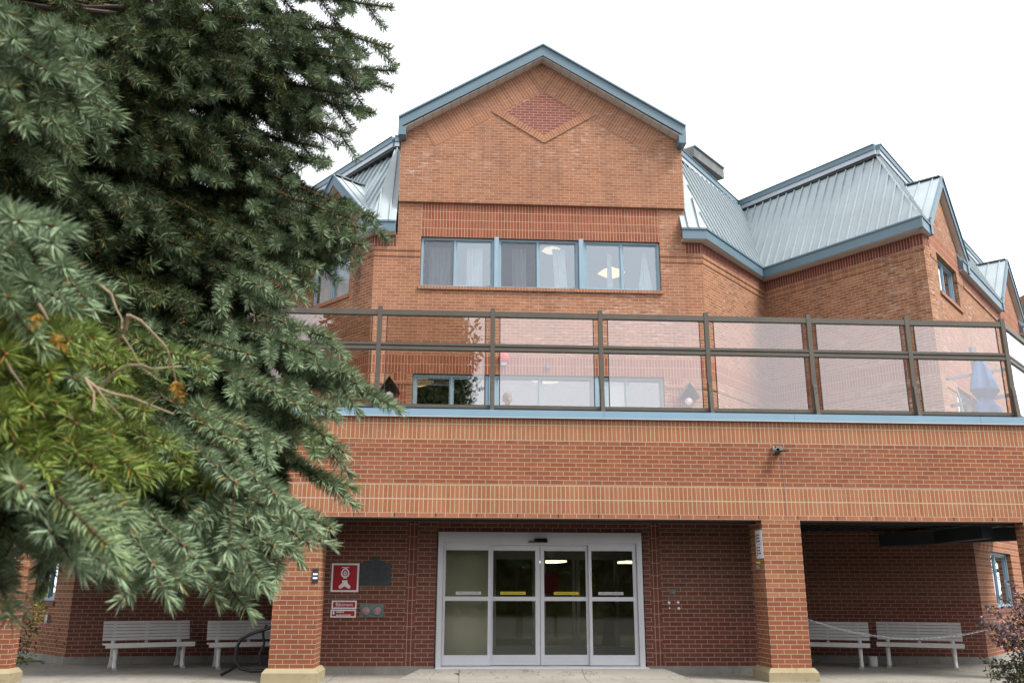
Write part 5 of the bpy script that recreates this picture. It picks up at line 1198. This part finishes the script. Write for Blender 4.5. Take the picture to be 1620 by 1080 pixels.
# ------------------------------------------------------------------ person seated on the terrace
def seated_person():
    root = empty('person', (.80, 1.55, ZF - .045), 'grey haired person in a maroon top seated behind the glass, only the head showing', 'person')
    J = {'pelvis': (0, 0, .47), 'waist': (0, -.01, .62), 'chest': (-.02, -.03, .84), 'neck': (-.03, -.06, .99), 'throat': (-.035, -.075, 1.06)}
    vs_, es_, rad = [], [], []
    def add(p, r, parent=None):
        vs_.append(p); rad.append(r); i = len(vs_) - 1
        if parent is not None: es_.append((parent, i))
        return i
    pe = add(J['pelvis'], (.16, .13)); wa = add(J['waist'], (.14, .11), pe); ch = add(J['chest'], (.155, .11), wa); ne = add(J['neck'], (.065, .06), ch); th_ = add(J['throat'], (.055, .055), ne)
    for sg in (-1, 1):
        sh_ = add((sg * .17 - .02, -.03, .92), (.058, .055), ch); el = add((sg * .24, -.10, .68), (.043, .043), sh_); wr = add((sg * .12, -.33, .60), (.028, .026), el)
        pa = add((sg * .08, -.40, .585), (.036, .018), wr)
        for k in range(4):
            a = (k - 1.5) * .020; f1 = add((sg * .06 + a, -.45, .585), (.0095, .009), pa); add((sg * .055 + a, -.49 + abs(k - 1.2) * .008, .565), (.008, .008), f1)
        t1 = add((sg * .035, -.39, .60), (.011, .010), pa); add((sg * .015, -.42, .60), (.009, .009), t1)
        hp = add((sg * .10, -.06, .46), (.085, .08), pe); kn = add((sg * .13, -.46, .47), (.060, .058), hp); an = add((sg * .12, -.50, .09), (.040, .042), kn); add((sg * .13, -.64, .045), (.038, .028), an)
    me = bpy.data.meshes.new('p'); me.from_pydata(vs_, es_, []); ob = bpy.data.objects.new('p', me); COL.objects.link(ob)
    md = ob.modifiers.new('s', 'SKIN'); sv = me.skin_vertices[0].data
    for i, r in enumerate(rad): sv[i].radius = r
    sv[0].use_root = True; sb_ = ob.modifiers.new('u', 'SUBSURF'); sb_.levels = 2; sb_.render_levels = 2
    dg = bpy.context.evaluated_depsgraph_get(); dg.update(); bm1 = bpy.data.meshes.new_from_object(ob.evaluated_get(dg)); bpy.data.objects.remove(ob)
    V0 = [tuple(v.co) for v in bm1.vertices]; F0 = [list(p.vertices) for p in bm1.polygons]
    # head: a shaped ellipsoid with brow, nose, lips, chin and ears
    hc = Vector((-.045, -.105, 1.175)); n1, n2 = 18, 24; base = len(V0)
    for i in range(n1 + 1):
        ph = math.pi * i / n1
        for k in range(n2):
            t = 2 * math.pi * k / n2; x = math.sin(ph) * math.sin(t); y = -math.sin(ph) * math.cos(t); z = math.cos(ph)
            w_ = 1 - .22 * max(0, -z) ** 1.3; X_, Y_, Z_ = .075 * x * w_, .095 * y * (1 - .12 * max(0, -z)), .118 * z
            front = max(0, -y) ** 6
            Y_ -= front * (.020 * math.exp(-((z + .12) / .16) ** 2) * math.exp(-(x / .16) ** 2) + .008 * math.exp(-((z + .50) / .07) ** 2) * math.exp(-(x / .3) ** 2) + .007 * math.exp(-((z - .22) / .09) ** 2) + .008 * math.exp(-((z + .80) / .12) ** 2))
            Y_ += front * .009 * math.exp(-((z - .06) / .09) ** 2) * math.exp(-((abs(x) - .38) / .14) ** 2)
            X_ += math.copysign(.016, x) * math.exp(-((z + .02) / .16) ** 2) * math.exp(-((y - .05) / .10) ** 2) * (abs(x) > .8)
            p = Vector((X_, Y_, Z_)); p = Matrix.Rotation(R(16), 3, 'X') @ (Matrix.Rotation(R(18), 3, 'Z') @ p); V0.append(tuple(hc + p))
    for i in range(n1):
        for k in range(n2): F0.append([base + i * n2 + k, base + i * n2 + (k + 1) % n2, base + (i + 1) * n2 + (k + 1) % n2, base + (i + 1) * n2 + k][::-1])
    me2 = bpy.data.meshes.new('body'); me2.from_pydata(V0, [], F0); me2.update()
    for m in ('skin', 'maroon', 'trousers', 'black'): me2.materials.append(M[m])
    for p in me2.polygons:
        c = p.center; p.use_smooth = True
        if c.z > 1.0: p.material_index = 0
        elif c.z > .56 and c.y > -.345 and not (c.z < .53): p.material_index = 1
        elif c.y < -.345 and c.z > .53: p.material_index = 0
        elif c.z < .085: p.material_index = 3
        else: p.material_index = 2 if c.z < .56 else 1
    bo = bpy.data.objects.new('body', me2); COL.objects.link(bo); bo.parent = root
    hb = MB(); rn = random.Random(4); n1, n2 = 10, 22; rings = []
    for i in range(n1 + 1):
        ph = math.pi * .60 * i / n1; rg = []
        for k in range(n2):
            t = 2 * math.pi * k / n2; x, y, z = math.sin(ph) * math.sin(t), -math.sin(ph) * math.cos(t), math.cos(ph)
            cut = 1 if (y > -.35 or z > .55) else .93; o_ = 1.09 * cut + rn.uniform(-.02, .035)
            p = Vector((.078 * x * o_, .098 * y * o_ + .004, .120 * z * o_ + .002)); p = Matrix.Rotation(R(16), 3, 'X') @ (Matrix.Rotation(R(18), 3, 'Z') @ p); rg.append(hc + p)
        rings.append(rg)
    for i in range(n1):
        for k in range(n2): hb.face([rings[i + 1][k], rings[i + 1][(k + 1) % n2], rings[i][(k + 1) % n2], rings[i][k]], 0, sm=True)
    hb.build('hair', 'hair', root, merge=True)
    cr_ = empty('terrace_chair', (.80, 1.62, ZF), 'dark patio chair under the seated person on the terrace', 'chair')
    mb = MB(); mb.box((-.25, -.28, .36), (.25, .20, .395)); mb.build('seat', 'grey_metal', cr_)
    mb = MB(); mb.hull8([(-.25, .18, .42), (.25, .18, .42), (.25, .20, .42), (-.25, .20, .42), (-.25, .26, .85), (.25, .26, .85), (.25, .28, .85), (-.25, .28, .85)]); mb.build('backrest', 'grey_metal', cr_)
    for x in (-.23, .23):
        for y in (-.26, .19): mb = MB(); mb.tube([(x, y, 0), (x, y, .42)], .014, 8); mb.build('leg', 'grey_metal', cr_)
seated_person()
